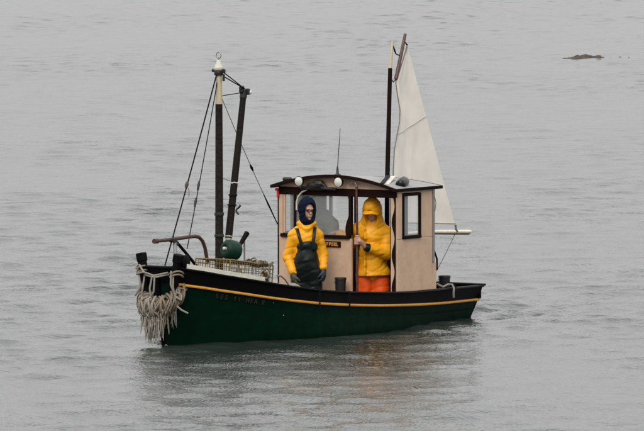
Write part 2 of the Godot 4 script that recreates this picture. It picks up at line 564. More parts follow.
	for i in word.length():
		if word[i] == " ": continue
		var p := 0.922 - 0.0088 * i
		var y := stripe(p) - 0.075
		var o := outward(p, y)
		o = (o + Vector3(0, -0.15, 0)).normalized()
		var tg := (hull(p - 0.01, y) - hull(p + 0.01, y)).normalized()
		tg = (tg + Vector3(0, stripe(p - 0.01) - stripe(p + 0.01), 0) * 6).normalized()
		put_text(word[i], f, 0.06, M.name_brown, Transform3D(Basis(tg, o.cross(tg).normalized(), o).orthonormalized(), hull(p, y) + o * 0.007), boat, "letter")
	# small blue and white marks
	for a in [[0.80, -0.06, M.blue, 0.012], [0.775, -0.2, M.white, 0.006]]:
		var p: float = a[0]
		var y: float = stripe(p) + a[1]
		mb = MB.new()
		mb.lathe(Transform3D(Basis(Vector3.RIGHT, -PI / 2), hull(p, y) + outward(p, y) * 0.01), [Vector2(0.001, 0.004), Vector2(a[3] * 0.8, 0.004), Vector2(a[3], 0.0)], 10)
		put(mb, "mark", a[2], boat)
	# dark straps over the rail
	for p in [0.675, 0.575]:
		mb = MB.new()
		var pts := []
		for k in 5:
			var y := sheer(p) + 0.02 - 0.065 * k
			pts.append(hull(p, y) + outward(p, y) * 0.038)
		mb.tube(pts, 0.009, 6)
		put(mb, "fender_line", M.line, boat)
	build_spars(boat)
	build_cabin(boat)

func put_text(s: String, f: Font, size: float, m: Material, xf: Transform3D, parent: Node3D, called: String):
	var t := TextMesh.new()
	t.text = s; t.font = f; t.font_size = 32; t.pixel_size = size / 24.0; t.depth = 0.006
	var o := MeshInstance3D.new()
	o.name = called; o.mesh = t; o.material_override = m; o.transform = xf
	parent.add_child(o, true)

func sag(a: Vector3, b: Vector3, drop: float, n := 12) -> Array:
	var r := []
	for i in n + 1:
		var t := float(i) / n
		r.append(a.lerp(b, t) - Vector3(0, drop * 4 * t * (1 - t), 0))
	return r

func build_spars(boat: Node3D):
	var mb := MB.new()
	# foremast: dark lower part, cream top, white cap and lamp
	var mast := pivot("foremast", boat)
	mb.tube([L(1.75, 0, 0.6), L(1.75, 0, 1.6), L(1.755, 0, 2.92)], [0.052, 0.05, 0.044], 12)
	put(mb, "lower_mast", M.mast, mast)
	mb = MB.new()
	mb.tube([L(1.755, 0, 2.921), L(1.76, 0, 3.36)], [0.044, 0.038], 12)
	put(mb, "upper_mast", M.cream, mast)
	mb = MB.new()
	mb.lathe(T(L(1.76, 0, 3.36)), [Vector2(0.001, -0.02), Vector2(0.062, -0.02), Vector2(0.062, 0.02), Vector2(0.045, 0.025), Vector2(0.045, 0.05), Vector2(0.03, 0.06), Vector2(0.025, 0.11), Vector2(0.001, 0.112)], 14)
	put(mb, "mast_cap", M.white, mast)
	mb = MB.new()
	mb.lathe(T(L(1.76, 0, 3.32)), [Vector2(0.03, -0.045), Vector2(0.056, -0.04), Vector2(0.056, 0.015), Vector2(0.03, 0.02)], 12)
	mb.box(T(L(1.76, 0.07, 3.33)), Vector3(0.03, 0.05, 0.06), 0.008)
	mb.box(T(L(1.76, -0.07, 3.335)), Vector3(0.03, 0.04, 0.06), 0.008)
	mb.box(T(L(1.76, 0.075, 3.25)), Vector3(0.03, 0.09, 0.03), 0.008)
	put(mb, "mast_band", M.black_rubber, mast)
	mb = MB.new()
	var rng := []
	for i in 17: rng.append(L(1.76, 0.036 * cos(TAU * i / 16), 3.525 + 0.04 * sin(TAU * i / 16)))
	mb.tube(rng, 0.006, 6)
	mb.tube([L(1.76, 0, 3.46), L(1.76, 0, 3.5)], 0.008, 6)
	put(mb, "masthead_ring", M.grey_metal, mast)
	for y in [1.28, 1.55]:
		mb = MB.new()
		mb.lathe(T(L(1.75, 0, y)), [Vector2(0.05, -0.02), Vector2(0.06, -0.018), Vector2(0.06, 0.018), Vector2(0.05, 0.02)], 12)
		put(mb, "band", M.black_rubber, mast)
	# cargo boom
	var boom := pivot("cargo_boom", boat)
	var b0 := at_v(228.5, 238, 0.02)
	var b1 := at_v(243.5, 94, 0.02)
	mb = MB.new()
	mb.tube([b0, b0.lerp(b1, 0.5), b1], [0.046, 0.044, 0.038], 12)
	put(mb, "boom_spar", M.spar, boom)
	mb = MB.new()
	var bd := (b0 - b1).normalized()
	mb.tube([b0 + bd * 0.06, b0 - bd * 0.03], [0.03, 0.05], 10)
	put(mb, "white_heel", M.white, boom)
	mb = MB.new()
	mb.tube([b1 + bd * 0.05, b1 - bd * 0.05], 0.046, 10)
	mb.box(T(b1 + Vector3(0.04, 0.06, 0.0)), Vector3(0.07, 0.09, 0.05), 0.012)
	mb.box(T(b1 + Vector3(-0.02, 0.03, -0.05)), Vector3(0.05, 0.08, 0.05), 0.012)
	put(mb, "block", M.black_rubber, boom)
	mb = MB.new()
	mb.lathe(T(b1 + Vector3(-0.05, 0.02, -0.06)), [Vector2(0.001, -0.03), Vector2(0.026, -0.018), Vector2(0.03, 0), Vector2(0.026, 0.018), Vector2(0.001, 0.03)], 12)
	put(mb, "boom_light", M.lens, boom)
	for a in [[0.33, M.line, 0.05], [0.43, M.line, 0.05], [0.56, M.white, 0.049]]:
		mb = MB.new()
		var c: Vector3 = b0.lerp(b1, a[0] * 0.68)
		var tt := []
		for i in 13: tt.append(c + Vector3(cos(TAU * i / 12) * a[2], (i % 3) * 0.006, sin(TAU * i / 12) * a[2]))
		mb.tube(tt, 0.009, 6)
		put(mb, "lashing", a[1], boom)
	mb = MB.new()
	var hk: Vector3 = b0.lerp(b1, 0.2) + Vector3(-0.05, 0, -0.06)
	var hp := []
	for i in 10: hp.append(hk + Vector3(-0.03 * sin(i * 0.6), 0.05 - 0.013 * i, -0.03 * cos(i * 0.7)))
	mb.tube(hp, 0.012, 6)
	put(mb, "shackle", M.black_rubber, boom)
	# standing rigging
	var top := L(1.76, 0, 3.3)
	var lines := [
		[top + L(0.04, 0, 0), L(3.06, 0.05, 0.84), 0.0085, 0.02, M.line, "forestay"],
		[top + L(0.03, 0.0, -0.1), at_v(187, 249, 0.06), 0.006, 0.03, M.line, "inner_stay"],
		[top + L(0, 0.05, 0.03), b1 + Vector3(0.03, 0.09, 0), 0.007, 0.0, M.line, "topping_lift"],
		[top + L(-0.02, 0.07, -0.04), b1 + Vector3(0.0, 0.06, -0.03), 0.007, 0.0, M.line, "topping_lift"],
		[L(1.755, 0.02, 3.02), b1 + Vector3(0.0, 0.02, 0), 0.006, 0.0, M.line, "topping_lift"],
		[L(1.755, 0.02, 3.04), L(-0.875, -0.915, 1.27), 0.0045, 0.03, M.line_light, "shroud"],
		[L(1.752, 0.04, 2.0), b0.lerp(b1, 0.385), 0.0035, 0.0, M.line_light, "boom_guy"]]
	for l in lines:
		mb = MB.new()
		mb.tube(sag(l[0], l[1], l[3]), l[2], 6)
		put(mb, l[5], l[4], boat)
	# fittings on the stays
	mb = MB.new()
	var s0: Vector3 = lines[0][0]
	var s1: Vector3 = lines[0][1]
	var s: Vector3 = s0.lerp(s1, 0.55)
	mb.tube([s + (s1 - s0) * 0.015, s, s - (s1 - s0) * 0.015], [0.012, 0.026, 0.014], 8)
	put(mb, "stay_tie", M.rust, boat)
	mb = MB.new()
	mb.tube([s, s + Vector3(-0.05, -0.07, 0), s + Vector3(-0.06, -0.15, 0.01)], 0.004, 5)
	put(mb, "loose_end", M.line_light, boat)
	var i0: Vector3 = lines[1][0]
	var i1: Vector3 = lines[1][1]
	for t in [0.62, 0.72]:
		mb = MB.new()
		mb.tube([i0.lerp(i1, t - 0.025), i0.lerp(i1, t), i0.lerp(i1, t + 0.03)], [0.011, 0.019, 0.012], 8)
		put(mb, "turnbuckle", M.black_rubber, boat)
	var h0: Vector3 = lines[5][0]
	var h1: Vector3 = lines[5][1]
	mb = MB.new()
	var sp := sag(h0, h1, 0.03)
	mb.tube([sp[9], sp[10], sp[11], sp[12]], [0.006, 0.011, 0.008, 0.007], 8)
	put(mb, "shroud_tackle", M.line, boat)
	mb = MB.new()
	mb.tube([sp[6].lerp(sp[7], 0.2), sp[6].lerp(sp[7], 0.5), sp[6].lerp(sp[7], 0.8)], [0.008, 0.018, 0.008], 8)
	put(mb, "shroud_block", M.line, boat)
	# pipe davit over the bow
	var dav := pivot("bow_davit", boat)
	mb = MB.new()
	var dp := []
	for q in [[155.5, 241.2], [165, 240.2], [176, 238.8], [188, 237], [195, 236.2], [199, 237.2], [202.5, 241], [205, 248], [207.5, 263]]: dp.append(at_v(q[0], q[1], 0.05))
	mb.tube(dp, [0.022, 0.024, 0.024, 0.024, 0.024, 0.024, 0.023, 0.023, 0.023], 8)
	put(mb, "davit_pipe", M.rust, dav)
	mb = MB.new()
	mb.tube([at_v(154, 241.4, 0.05), at_v(157.5, 241, 0.05)], 0.032, 8)
	put(mb, "pipe_end", M.rust, dav)
	mb = MB.new()
	mb.tube([at_v(173, 238, 0.05), at_v(185, 252, 0.05), at_v(198, 268, 0.05)], 0.02, 8)
	put(mb, "davit_strut", M.dark_wood, dav)
	mb = MB.new()
	mb.tube([at_v(174.5, 239, 0.06), at_v(175.5, 258, 0.1)], 0.024, 8)
	put(mb, "davit_post", M.grey_metal, dav)
	mb = MB.new()
	mb.box(T(at_v(173, 240, 0.06)), Vector3(0.09, 0.06, 0.08), 0.012)
	mb.box(T(at_v(176, 243.5, 0.06)), Vector3(0.06, 0.06, 0.06), 0.012)
	put(mb, "davit_clamp", M.black_rubber, dav)
	# hauler arm beside the mast
	var ha := pivot("trap_hauler", boat)
	mb = MB.new()
	mb.tube([at_v(244.5, 262, 0.15), at_v(244.3, 237, 0.15)], 0.012, 8)
	put(mb, "hauler_post", M.grey_metal, ha)
	mb = MB.new()
	mb.tube([at_v(239.5, 245.5, 0.15), at_v(247, 233, 0.15)], [0.025, 0.036], 8)
	put(mb, "hauler_arm", M.dark_wood, ha)
	# mizzen mast, sprit, boom and sail
	mb = MB.new()
	var mz := pivot("mizzen_mast", boat)
	mb.tube([L(-2.03, 0, 0.15), L(-2.04, 0, 1.8), at_v(390.2, 68, 0)], [0.036, 0.031, 0.027], 12)
	put(mb, "lower_mast", M.brown, mz)
	mb = MB.new()
	mb.tube([at_v(390.2, 69, 0), at_v(392.6, 41, 0)], [0.022, 0.016], 10)
	put(mb, "upper_mast", M.cream, mz)
	mb = MB.new()
	mb.tube([at_v(388.2, 164, 0.05), at_v(388.6, 170, 0.05), at_v(387.6, 175, 0.05)], [0.012, 0.02, 0.012], 6)
	put(mb, "cleat", M.line, mz)
	mb = MB.new()
	mb.tube([at_v(396, 79, 0.03), at_v(405.3, 34, 0.03)], [0.026, 0.02], 10)
	put(mb, "gaff", M.varnish, boat)
	mb = MB.new()
	mb.tube([at_v(393.4, 46, 0.02), at_v(394.5, 50, 0.02), at_v(396, 54, 0.02), at_v(399.5, 55.5, 0.03)], [0.006, 0.012, 0.008, 0.008], 6)
	put(mb, "gaff_halyard", M.line, boat)
	mb = MB.new()
	mb.tube([at_v(396, 79, 0.02), at_v(393.5, 82, 0.0), at_v(391, 79, 0.0)], 0.008, 6)
	put(mb, "gaff_lashing", M.line_light, boat)
	mb = MB.new()
	mb.tube([at_v(404, 41, 0.02), at_v(407.2, 45, 0.0)], [0.006, 0.012], 6)
	put(mb, "peak_lashing", M.line, boat)
	mb = MB.new()
	mb.tube([L(-2.09, 0, 1.1), at_v(434, 231.8, 0), at_v(470, 231.8, 0)], [0.022, 0.027, 0.027], 10)
	put(mb, "mizzen_boom", M.pale_wood, boat)
	mb = MB.new()
	mb.tube([at_v(434, 233.6, 0.01), at_v(452, 233.8, 0.01), at_v(469, 233.8, 0.01)], 0.012, 6)
	put(mb, "boom_lashing", M.rust, boat)
	mb = MB.new()
	mb.tube(sag(at_v(455, 234, 0), L(-2.9, 0.1, 0.45), 0.02), 0.005, 6)
	put(mb, "mizzen_sheet", M.line_light, boat)
	var luff := [[407, 46], [404.5, 57], [401, 69], [396, 82], [397.3, 96], [399.2, 110], [399, 122], [397, 135], [395, 150], [394, 170], [393.4, 195], [393, 224]]
	var leech := [[407.6, 46], [410, 55], [412.8, 66], [416.5, 80], [420, 93], [423.6, 107], [427, 119], [430.5, 132], [434.7, 148], [440, 168], [447, 195], [455.5, 225]]
	mb = MB.new()
	var sail := []
	for r in luff.size():
		var row := []
		var a := at_v(luff[r][0], luff[r][1], 0.02)
		var b := at_v(leech[r][0], leech[r][1], 0.02)
		for i in 13:
			var t := i / 12.0
			var q := a.lerp(b, t)
			q.z += 0.10 * sin(PI * t) * (r / 11.0) + 0.012 * sin(t * 19.0 + r * 0.9) * (1 - t)
			row.append(q)
		sail.append(row)
	mb.grid(sail)
	var so := put(mb, "mizzen_sail", M.sail, boat)
	for e in [[7, 0, 6, 12], ]:
		mb = MB.new()
		var pts := []
		for i in 13:
			var t := i / 12.0
			var ri := lerpf(7.0, 5.75, pow(t, 1.3))
			var lo := int(ri)
			pts.append(sail[lo][i].lerp(sail[min(lo + 1, 11)][i], ri - lo) + Vector3(0, 0, -0.004))
		mb.tube(pts, 0.0042, 5)
		put(mb, "reef_seam", M.seam, so)
	mb = MB.new()
	var foot := []
	for i in 13: foot.append(sail[11][i] + Vector3(0, 0.02, -0.004))
	mb.tube(foot, 0.008, 5)
	put(mb, "foot_rope", M.seam, so)
	mb = MB.new()
	var lr := []
	for r in luff.size(): lr.append(sail[r][0])
	mb.tube(lr, 0.008, 5)
	put(mb, "luff_rope", M.rope_grey, so)
	mb = MB.new()
	mb.tube([sail[11][12], at_v(456, 229, 0.02), at_v(457, 232, 0.02)], [0.014, 0.012, 0.02], 6)
	put(mb, "clew_lashing", M.line_light, so)

func scallop(w: float, y0: float, y1: float, wave: float, phase: float) -> PackedVector2Array:
	var p := PackedVector2Array([Vector2(0, y0)])
	var n := 28
	for i in n + 1:
		var y := lerpf(y0, y1, float(i) / n)
		p.append(Vector2(w * (0.55 + 0.42 * sin(y * wave + phase)), y))
	p.append(Vector2(0, y1))
	return p

func roof_y(v: float, u := -0.8) -> float: return 1.765 + lerpf(0.155, 0.085, clampf((-0.79 - u) / 1.07, 0, 1)) * (1.0 - pow(absf(v) / 0.95, 1.9))

func build_cabin(boat: Node3D):
	var cab := pivot("wheelhouse", boat)
	var UF := -0.89
	var UA := -1.72
	var mb := MB.new()
	var wall := func(called: String, m: Material, items: Array):
		var b := MB.new()
		for i in items: b.box(T(L(i[0], i[1], i[2])), Vector3(i[3], i[5], i[4]), 0.005)
		put(b, called, m, cab)
	# front
	wall.call("front_panel", M.beige, [[UF, -0.34, 0.505, 0.024, 1.12, 1.23]])
	wall.call("corner_post", M.beige, [[UF, -0.868, 1.42, 0.03, 0.064, 0.6]])
	wall.call("corner_trim", M.brown, [[UF + 0.004, -0.903, 0.99, 0.045, 0.012, 1.46]])
	wall.call("window_sill", M.brown, [[UF + 0.01, -0.33, 1.135, 0.06, 1.06, 0.045]])
	wall.call("mullion", M.brown, [[UF, -0.652, 1.4, 0.035, 0.035, 0.5]])
	wall.call("window_post", M.beige, [[UF, -0.815, 1.41, 0.03, 0.03, 0.5]])
	wall.call("door_header", M.brown, [[UF, 0.0, 1.705, 0.045, 1.79, 0.1]])
	wall.call("door_post", M.brown, [[UF, 0.205, 1.41, 0.04, 0.05, 0.5]])
	wall.call("door_edge", M.beige, [[UF + 0.002, 0.222, 0.5, 0.035, 0.014, 1.22]])
	wall.call("corner_post", M.beige, [[UF, 0.865, 0.97, 0.03, 0.085, 1.38]])
	wall.call("door_stop", M.dark_wood, [[UF - 0.01, 0.815, 0.77, 0.03, 0.02, 1.78]])
	# carved brown edge boards
	mb = MB.new()
	mb.prism(scallop(-0.085, 1.16, 1.655, 11.0, 0.6), 0.02, Transform3D(Basis(Vector3(0, 0, -1), Vector3.UP, Vector3.RIGHT), L(UF + 0.033, 0.232, 0)))
	put(mb, "carved_trim", M.brown, cab)
	mb = MB.new()
	mb.prism(scallop(-0.055, 0.2, 1.66, 15.0, 0.2), 0.02, Transform3D(Basis(Vector3(0, 0, -1), Vector3.UP, Vector3.RIGHT), L(UF + 0.028, 0.905, 0)))
	put(mb, "carved_trim", M.brown, cab)
	# arched beam over the windows
	mb = MB.new()
	var poly := PackedVector2Array()
	for i in 25: poly.append(Vector2(lerpf(-0.9, 0.9, i / 24.0), roof_y(lerpf(-0.9, 0.9, i / 24.0)) - 0.022))
	poly.append(Vector2(0.9, 1.752)); poly.append(Vector2(-0.9, 1.752))
	mb.prism(poly, 0.024, Transform3D(Basis(Vector3(0, 0, -1), Vector3.UP, Vector3.RIGHT), L(UF, 0, 0)))
	put(mb, "arched_fascia", M.beige, cab)
	mb = MB.new()
	for i in 25: poly[i].y = roof_y(poly[i].x, UA - 0.02) - 0.022
	mb.prism(poly, 0.024, Transform3D(Basis(Vector3(0, 0, -1), Vector3.UP, Vector3.RIGHT), L(UA, 0, 0)))
	put(mb, "arched_fascia", M.beige, cab)
	# panes
	for a in [[-0.735, 0.13], [-0.215, 0.84]]:
		mb = MB.new()
		mb.box(T(L(UF - 0.004, a[0], 1.405)), Vector3(0.005, 0.5, a[1]))
		put(mb, "window_pane", M.glass, cab)
	# name board
	var bp := at_u(332, 244.2, UF + 0.024)
	mb = MB.new()
	mb.box(T(L(UF + 0.02, -bp.z - 0.05, bp.y)), Vector3(0.018, 0.075, 0.36), 0.004)
	var nb := put(mb, "name_board", M.brown, cab)
	var f := SystemFont.new()
	f.font_names = PackedStringArray(["Droid Sans"]); f.font_weight = 700
	put_text("IPPERL", f, 0.048, M.name_orange, Transform3D(Basis(Vector3(0, 0, -1), Vector3.UP, Vector3.RIGHT), L(UF + 0.032, -bp.z - 0.004, bp.y)), nb, "name_lettering")
	# sides
	for s in [1.0, -1.0]:
		var vs: float = 0.905 * s
		wall.call("side_panel", M.beige, [[-1.3, vs, 0.705, 0.80, 0.024, 0.85]])
		var we := -1.41 if s > 0 else -1.21      # after edge of the side window
		var wc := (we - 1.01) * 0.5
		var wl := -1.01 - we
		wall.call("side_panel", M.beige, [[(we - 1.7) * 0.5, vs, 1.425, 1.7 + we, 0.024, 0.585]])
		wall.call("side_lining", M.lining, [[(we - 1.7) * 0.5, vs - 0.019 * s, 1.425, 1.69 + we, 0.01, 0.57], [-1.3, vs - 0.019 * s, 0.705, 0.78, 0.01, 0.84]])
		wall.call("side_panel", M.beige, [[-0.952, vs, 1.425, 0.1, 0.024, 0.585]])
		wall.call("side_panel", M.beige, [[-1.3, vs, 1.735, 0.80, 0.024, 0.045]])
		wall.call("window_frame", M.dark_wood, [
			[wc, vs + 0.012 * s, 1.15, wl + 0.02, 0.045, 0.04], [wc, vs + 0.012 * s, 1.69, wl + 0.02, 0.035, 0.035],
			[-1.017, vs + 0.012 * s, 1.42, 0.03, 0.035, 0.505], [we + 0.007, vs + 0.012 * s, 1.42, 0.03, 0.035, 0.505]])
		mb = MB.new()
		mb.box(T(L(wc, vs, 1.42)), Vector3(wl - 0.045, 0.5, 0.005))
		put(mb, "window_pane", M.glass, cab)
		wall.call("aft_post", M.grey_metal, [[-1.725, vs - 0.01 * s, 1.28, 0.05, 0.06, 0.96]])
		wall.call("aft_box", M.beige, [[-1.755, vs - 0.045 * s, 0.55, 0.105, 0.1, 0.5]])
	# aft wall
	wall.call("aft_panel", M.lining, [[UA, 0.0, 0.51, 0.024, 1.7, 1.22]])
	wall.call("aft_panel", M.lining, [[UA, -0.81, 1.39, 0.026, 0.14, 0.55]])
	wall.call("aft_header", M.brown, [[UA, 0.0, 1.705, 0.03, 1.7, 0.09]])
	for v in [-0.66, -0.27, 0.5, 0.8]:
		wall.call("aft_mullion", M.brown if v > 0 else M.grey_metal if v == -0.66 else M.dark_wood, [[UA, v, 1.39, 0.03, 0.045, 0.54]])
	wall.call("dash_shelf", M.lining, [[UF - 0.14, -0.34, 1.09, 0.22, 1.08, 0.03]])
	# roof
	var roof := pivot("roof", cab)
	mb = MB.new()
	var top := []
	var bot := []
	for i in 2:
		var u := lerpf(-0.79, -1.86, float(i))
		var ra := []
		var rb := []
		for j in 25:
			var v := lerpf(-0.95, 0.95, j / 24.0)
			ra.append(L(u, v, roof_y(v, u) + 0.012)); rb.append(L(u, v, roof_y(v, u) - 0.02))
		top.append(ra); bot.append(rb)
	mb.grid(top)
	put(mb, "roof_deck", M.roof, roof)
	mb = MB.new()
	mb.grid(bot)
	put(mb, "roof_ceiling", M.lining, roof)
	for u in [-0.79, -1.86]:
		mb = MB.new()
		var pts := []
		for j in 25:
			var v := lerpf(-0.95, 0.95, j / 24.0)
			pts.append([v, roof_y(v, u)])
		for j in 24:
			var c := []
			for e in [pts[j], pts[j + 1]]:
				for g in [[-0.014, -0.026], [0.014, -0.026], [0.014, 0.014], [-0.014, 0.014]]: c.append(L(u + g[0], e[0], e[1] + g[1]))
			for k in 4: mb.quad(c[k], c[(k + 1) % 4], c[4 + (k + 1) % 4], c[4 + k])
			if j == 0: mb.quad(c[3], c[2], c[1], c[0])
			if j == 23: mb.quad(c[4], c[5], c[6], c[7])
		put(mb, "roof_edge", M.brown, roof)
	for s in [1.0, -1.0]:
		mb = MB.new()
		mb.box(T(L(-1.325, 0.955 * s, 1.758)), Vector3(1.1, 0.04, 0.022), 0.005)
		put(mb, "roof_edge", M.dark_wood, roof)
	# dark strip and pale strip across the roof, black horn, vent, antenna, lights
	for a in [[381.5, 184.0, 388.5, 175.8, M.black, 0.05], [386.5, 184.4, 393.0, 176.6, M.white, 0.07]]:
		mb = MB.new()
		var a0 := at_v(a[0], a[1], 0.74)
		var a1 := at_v(a[2], a[3], 0.5)
		var dd := (a1 - a0).normalized()
		var sd := dd.cross(Vector3.UP).normalized()
		mb.box(Transform3D(Basis(dd, sd.cross(dd), sd), (a0 + a1) * 0.5), Vector3((a1 - a0).length(), 0.02, a[5]), 0.004)
		put(mb, "roof_batten", a[4], roof)
	mb = MB.new()
	var hc := at_v(402.5, 183.0, 0.82)
	mb.lathe(Transform3D(Basis(Vector3(0.1, 0.25, 1).normalized(), 1.45), hc), [Vector2(0.001, -0.13), Vector2(0.05, -0.125), Vector2(0.066, -0.1), Vector2(0.07, 0), Vector2(0.066, 0.09), Vector2(0.055, 0.115), Vector2(0.001, 0.12)], 18)
	put(mb, "horn", M.black_gloss, roof)
	mb = MB.new()
	mb.box(T(L(-0.84, -0.74, roof_y(0.74) + 0.03)), Vector3(0.1, 0.05, 0.1), 0.02)
	put(mb, "vent", M.black_rubber, roof)
	var an := at_u(337.5, 173.5, -1.2)
	mb = MB.new()
	var ay := roof_y(an.z, -1.2)
	mb.lathe(T(Vector3(an.x, ay + 0.012, an.z)), [Vector2(0.045, 0), Vector2(0.045, 0.015), Vector2(0.02, 0.025), Vector2(0.014, 0.09), Vector2(0.008, 0.12), Vector2(0.001, 0.122)], 10)
	put(mb, "antenna_base", M.black_rubber, roof)
	mb = MB.new()
	mb.tube([Vector3(an.x, ay + 0.1, an.z), at_u(340.2, 128.5, -1.2)], [0.0055, 0.0035], 6)
	put(mb, "antenna", M.line, roof)
	for q in [[338.2, 182.3], [298.8, 181.3]]:
		var c := at_u(q[0], q[1], -0.74)
		mb = MB.new()
		var bs := Basis(Vector3(0, 0, 1), -PI / 2) 
		mb.lathe(Transform3D(bs, c), [Vector2(0.001, -0.09), Vector2(0.03, -0.085), Vector2(0.058, -0.04), Vector2(0.066, -0.005), Vector2(0.066, 0.005), Vector2(0.058, 0.005)], 20)
		var fl := put(mb, "floodlight", M.black_gloss, cab)
		mb = MB.new()
		mb.lathe(Transform3D(bs, c), [Vector2(0.06, 0.004), Vector2(0.04, 0.014), Vector2(0.02, 0.019), Vector2(0.001, 0.02)], 20)
		put(mb, "lens", M.lens, fl)
	# dark clutter under the brow: spotlight bracket and a coil
	mb = MB.new()
	var bc := at_u(316, 184, -0.83)
	var bl := Body.new()
	bl.k = 0.03; bl.wr = 0.006; bl.wf = 10.0
	bl.cap(bc + Vector3(0, -0.055, -0.3), bc + Vector3(0, -0.06, 0.22), 0.024, 0.026)
	bl.cap(bc + Vector3(0, 0.0, -0.06), bc + Vector3(0, -0.03, 0.1), 0.055, 0.04)
	bl.cap(bc + Vector3(0, -0.02, -0.14), bc + Vector3(0, 0.02, -0.02), 0.025, 0.035)
	bl.build(mb, 0.009)
	put(mb, "rolled_blind", M.black_rubber, cab)
	# red side light and a white hose in front of the window
	mb = MB.new()
	var rl := at_u(278, 191, -0.86)
	mb.box(T(rl + Vector3(0, 0.02, 0.01)), Vector3(0.06, 0.03, 0.045), 0.006)
	mb.box(T(rl + Vector3(0, -0.035, 0.0)), Vector3(0.04, 0.09, 0.03), 0.008)
	put(mb, "side_light", M.red, cab)
	mb = MB.new()
	var hz := []
	for q in [[296.5, 210], [296.6, 202], [298.5, 196], [302, 192], [307, 189.6]]: hz.append(at_u(q[0], q[1], -0.84))
	mb.tube(hz, 0.012, 8)
	put(mb, "hand_rail", M.white, cab)
	# loose wire at the after corner of the roof
	mb = MB.new()
	var wp := []
	for q in [[431.5, 192], [434.5, 195], [436, 203], [435, 211], [433, 214]]: wp.append(at_v(q[0], q[1], 0.9))
	mb.tube(wp, 0.004, 5)
	put(mb, "loose_wire", M.line, cab)
	mb = MB.new()
	mb.tube([at_v(433.5, 240, 0.86), at_v(434, 250, 0.86), at_v(437, 259, 0.86), at_v(437, 270, 0.86)], 0.012, 6)
	put(mb, "after_hose", M.line, cab)

# ---------- things aboard ----------
func hand(b: Body, wrist: Vector3, dir: Vector3, palm: Vector3, curl: float, fat: float, thumb: float):
	var d := dir.normalized()
	var nrm := (palm - d * palm.dot(d)).normalized()
	var side := d.cross(nrm)
	b.cap(wrist, wrist + d * 0.05, 0.024 * fat, 0.03 * fat)
	for i in 4:
		var o := side * (0.033 - 0.022 * i)
		b.cap(wrist + d * 0.03 + o * 0.6, wrist + d * 0.085 + o, 0.018 * fat, 0.013 * fat)
		var p := wrist + d * 0.088 + o
		var ang := 0.25 + curl * 0.6
		var ln: float = [0.03, 0.036, 0.034, 0.026][i]
		for k in 3:
			var q := p + (d * cos(ang) + nrm * sin(ang)) * ln
			b.cap(p, q, (0.0105 - k * 0.0008) * fat, (0.0098 - k * 0.0008) * fat)
			p = q
			ang += curl
			ln *= 0.85
	var t0 := wrist + d * 0.03 + side * 0.03 * thumb
	var t1 := t0 + (d * 0.6 + side * 0.75 * thumb + nrm * 0.35).normalized() * 0.04
	var t2 := t1 + (d * 0.8 + side * 0.2 * thumb + nrm * 0.6).normalized() * 0.035
	b.cap(t0, t1, 0.016 * fat, 0.012 * fat); b.cap(t1, t2, 0.012 * fat, 0.010 * fat)

func head_skin(b: Body, c: Vector3, hb: Basis):
	b.ell(c + hb * Vector3(0, 0.03, -0.015), Vector3(0.076, 0.095, 0.095), hb)
	b.ell(c + hb * Vector3(0, -0.045, 0.022), Vector3(0.056, 0.072, 0.066), hb)
	b.cap(c + hb * Vector3(0, 0.005, 0.083), c + hb * Vector3(0, -0.032, 0.104), 0.008, 0.0135)
	b.ell(c + hb * Vector3(0, 0.022, 0.074), Vector3(0.05, 0.012, 0.014), hb)
	b.ell(c + hb * Vector3(0, -0.066, 0.083), Vector3(0.024, 0.007, 0.01), hb)
	b.ell(c + hb * Vector3(0, -0.078, 0.08), Vector3(0.02, 0.007, 0.01), hb)
	b.ell(c + hb * Vector3(0, -0.105, 0.07), Vector3(0.02, 0.016, 0.018), hb)
	for s in [-1.0, 1.0]:
		b.ell(c + hb * Vector3(0.078 * s, -0.005, -0.005), Vector3(0.012, 0.032, 0.02), hb)
		b.ell(c + hb * Vector3(0.03 * s, 0.004, 0.092), Vector3(0.016, 0.01, 0.012), hb, true)

func part_body(b: Body, cell: float, called: String, m: Material, parent: Node3D) -> MeshInstance3D:
	var mb := MB.new()
	b.build(mb, cell)
	return put(mb, called, m, parent)

func eyes(c: Vector3, hb: Basis, parent: Node3D):
	for s in [-1.0, 1.0]:
		var mb := MB.new()
		mb.lathe(Transform3D(hb * Basis(Vector3.RIGHT, PI / 2), c + hb * Vector3(0.03 * s, 0.004, 0.076)), [Vector2(0.001, -0.011), Vector2(0.008, -0.008), Vector2(0.011, 0), Vector2(0.008, 0.008), Vector2(0.001, 0.011)], 10)
		put(mb, "eye", M.hair, parent)

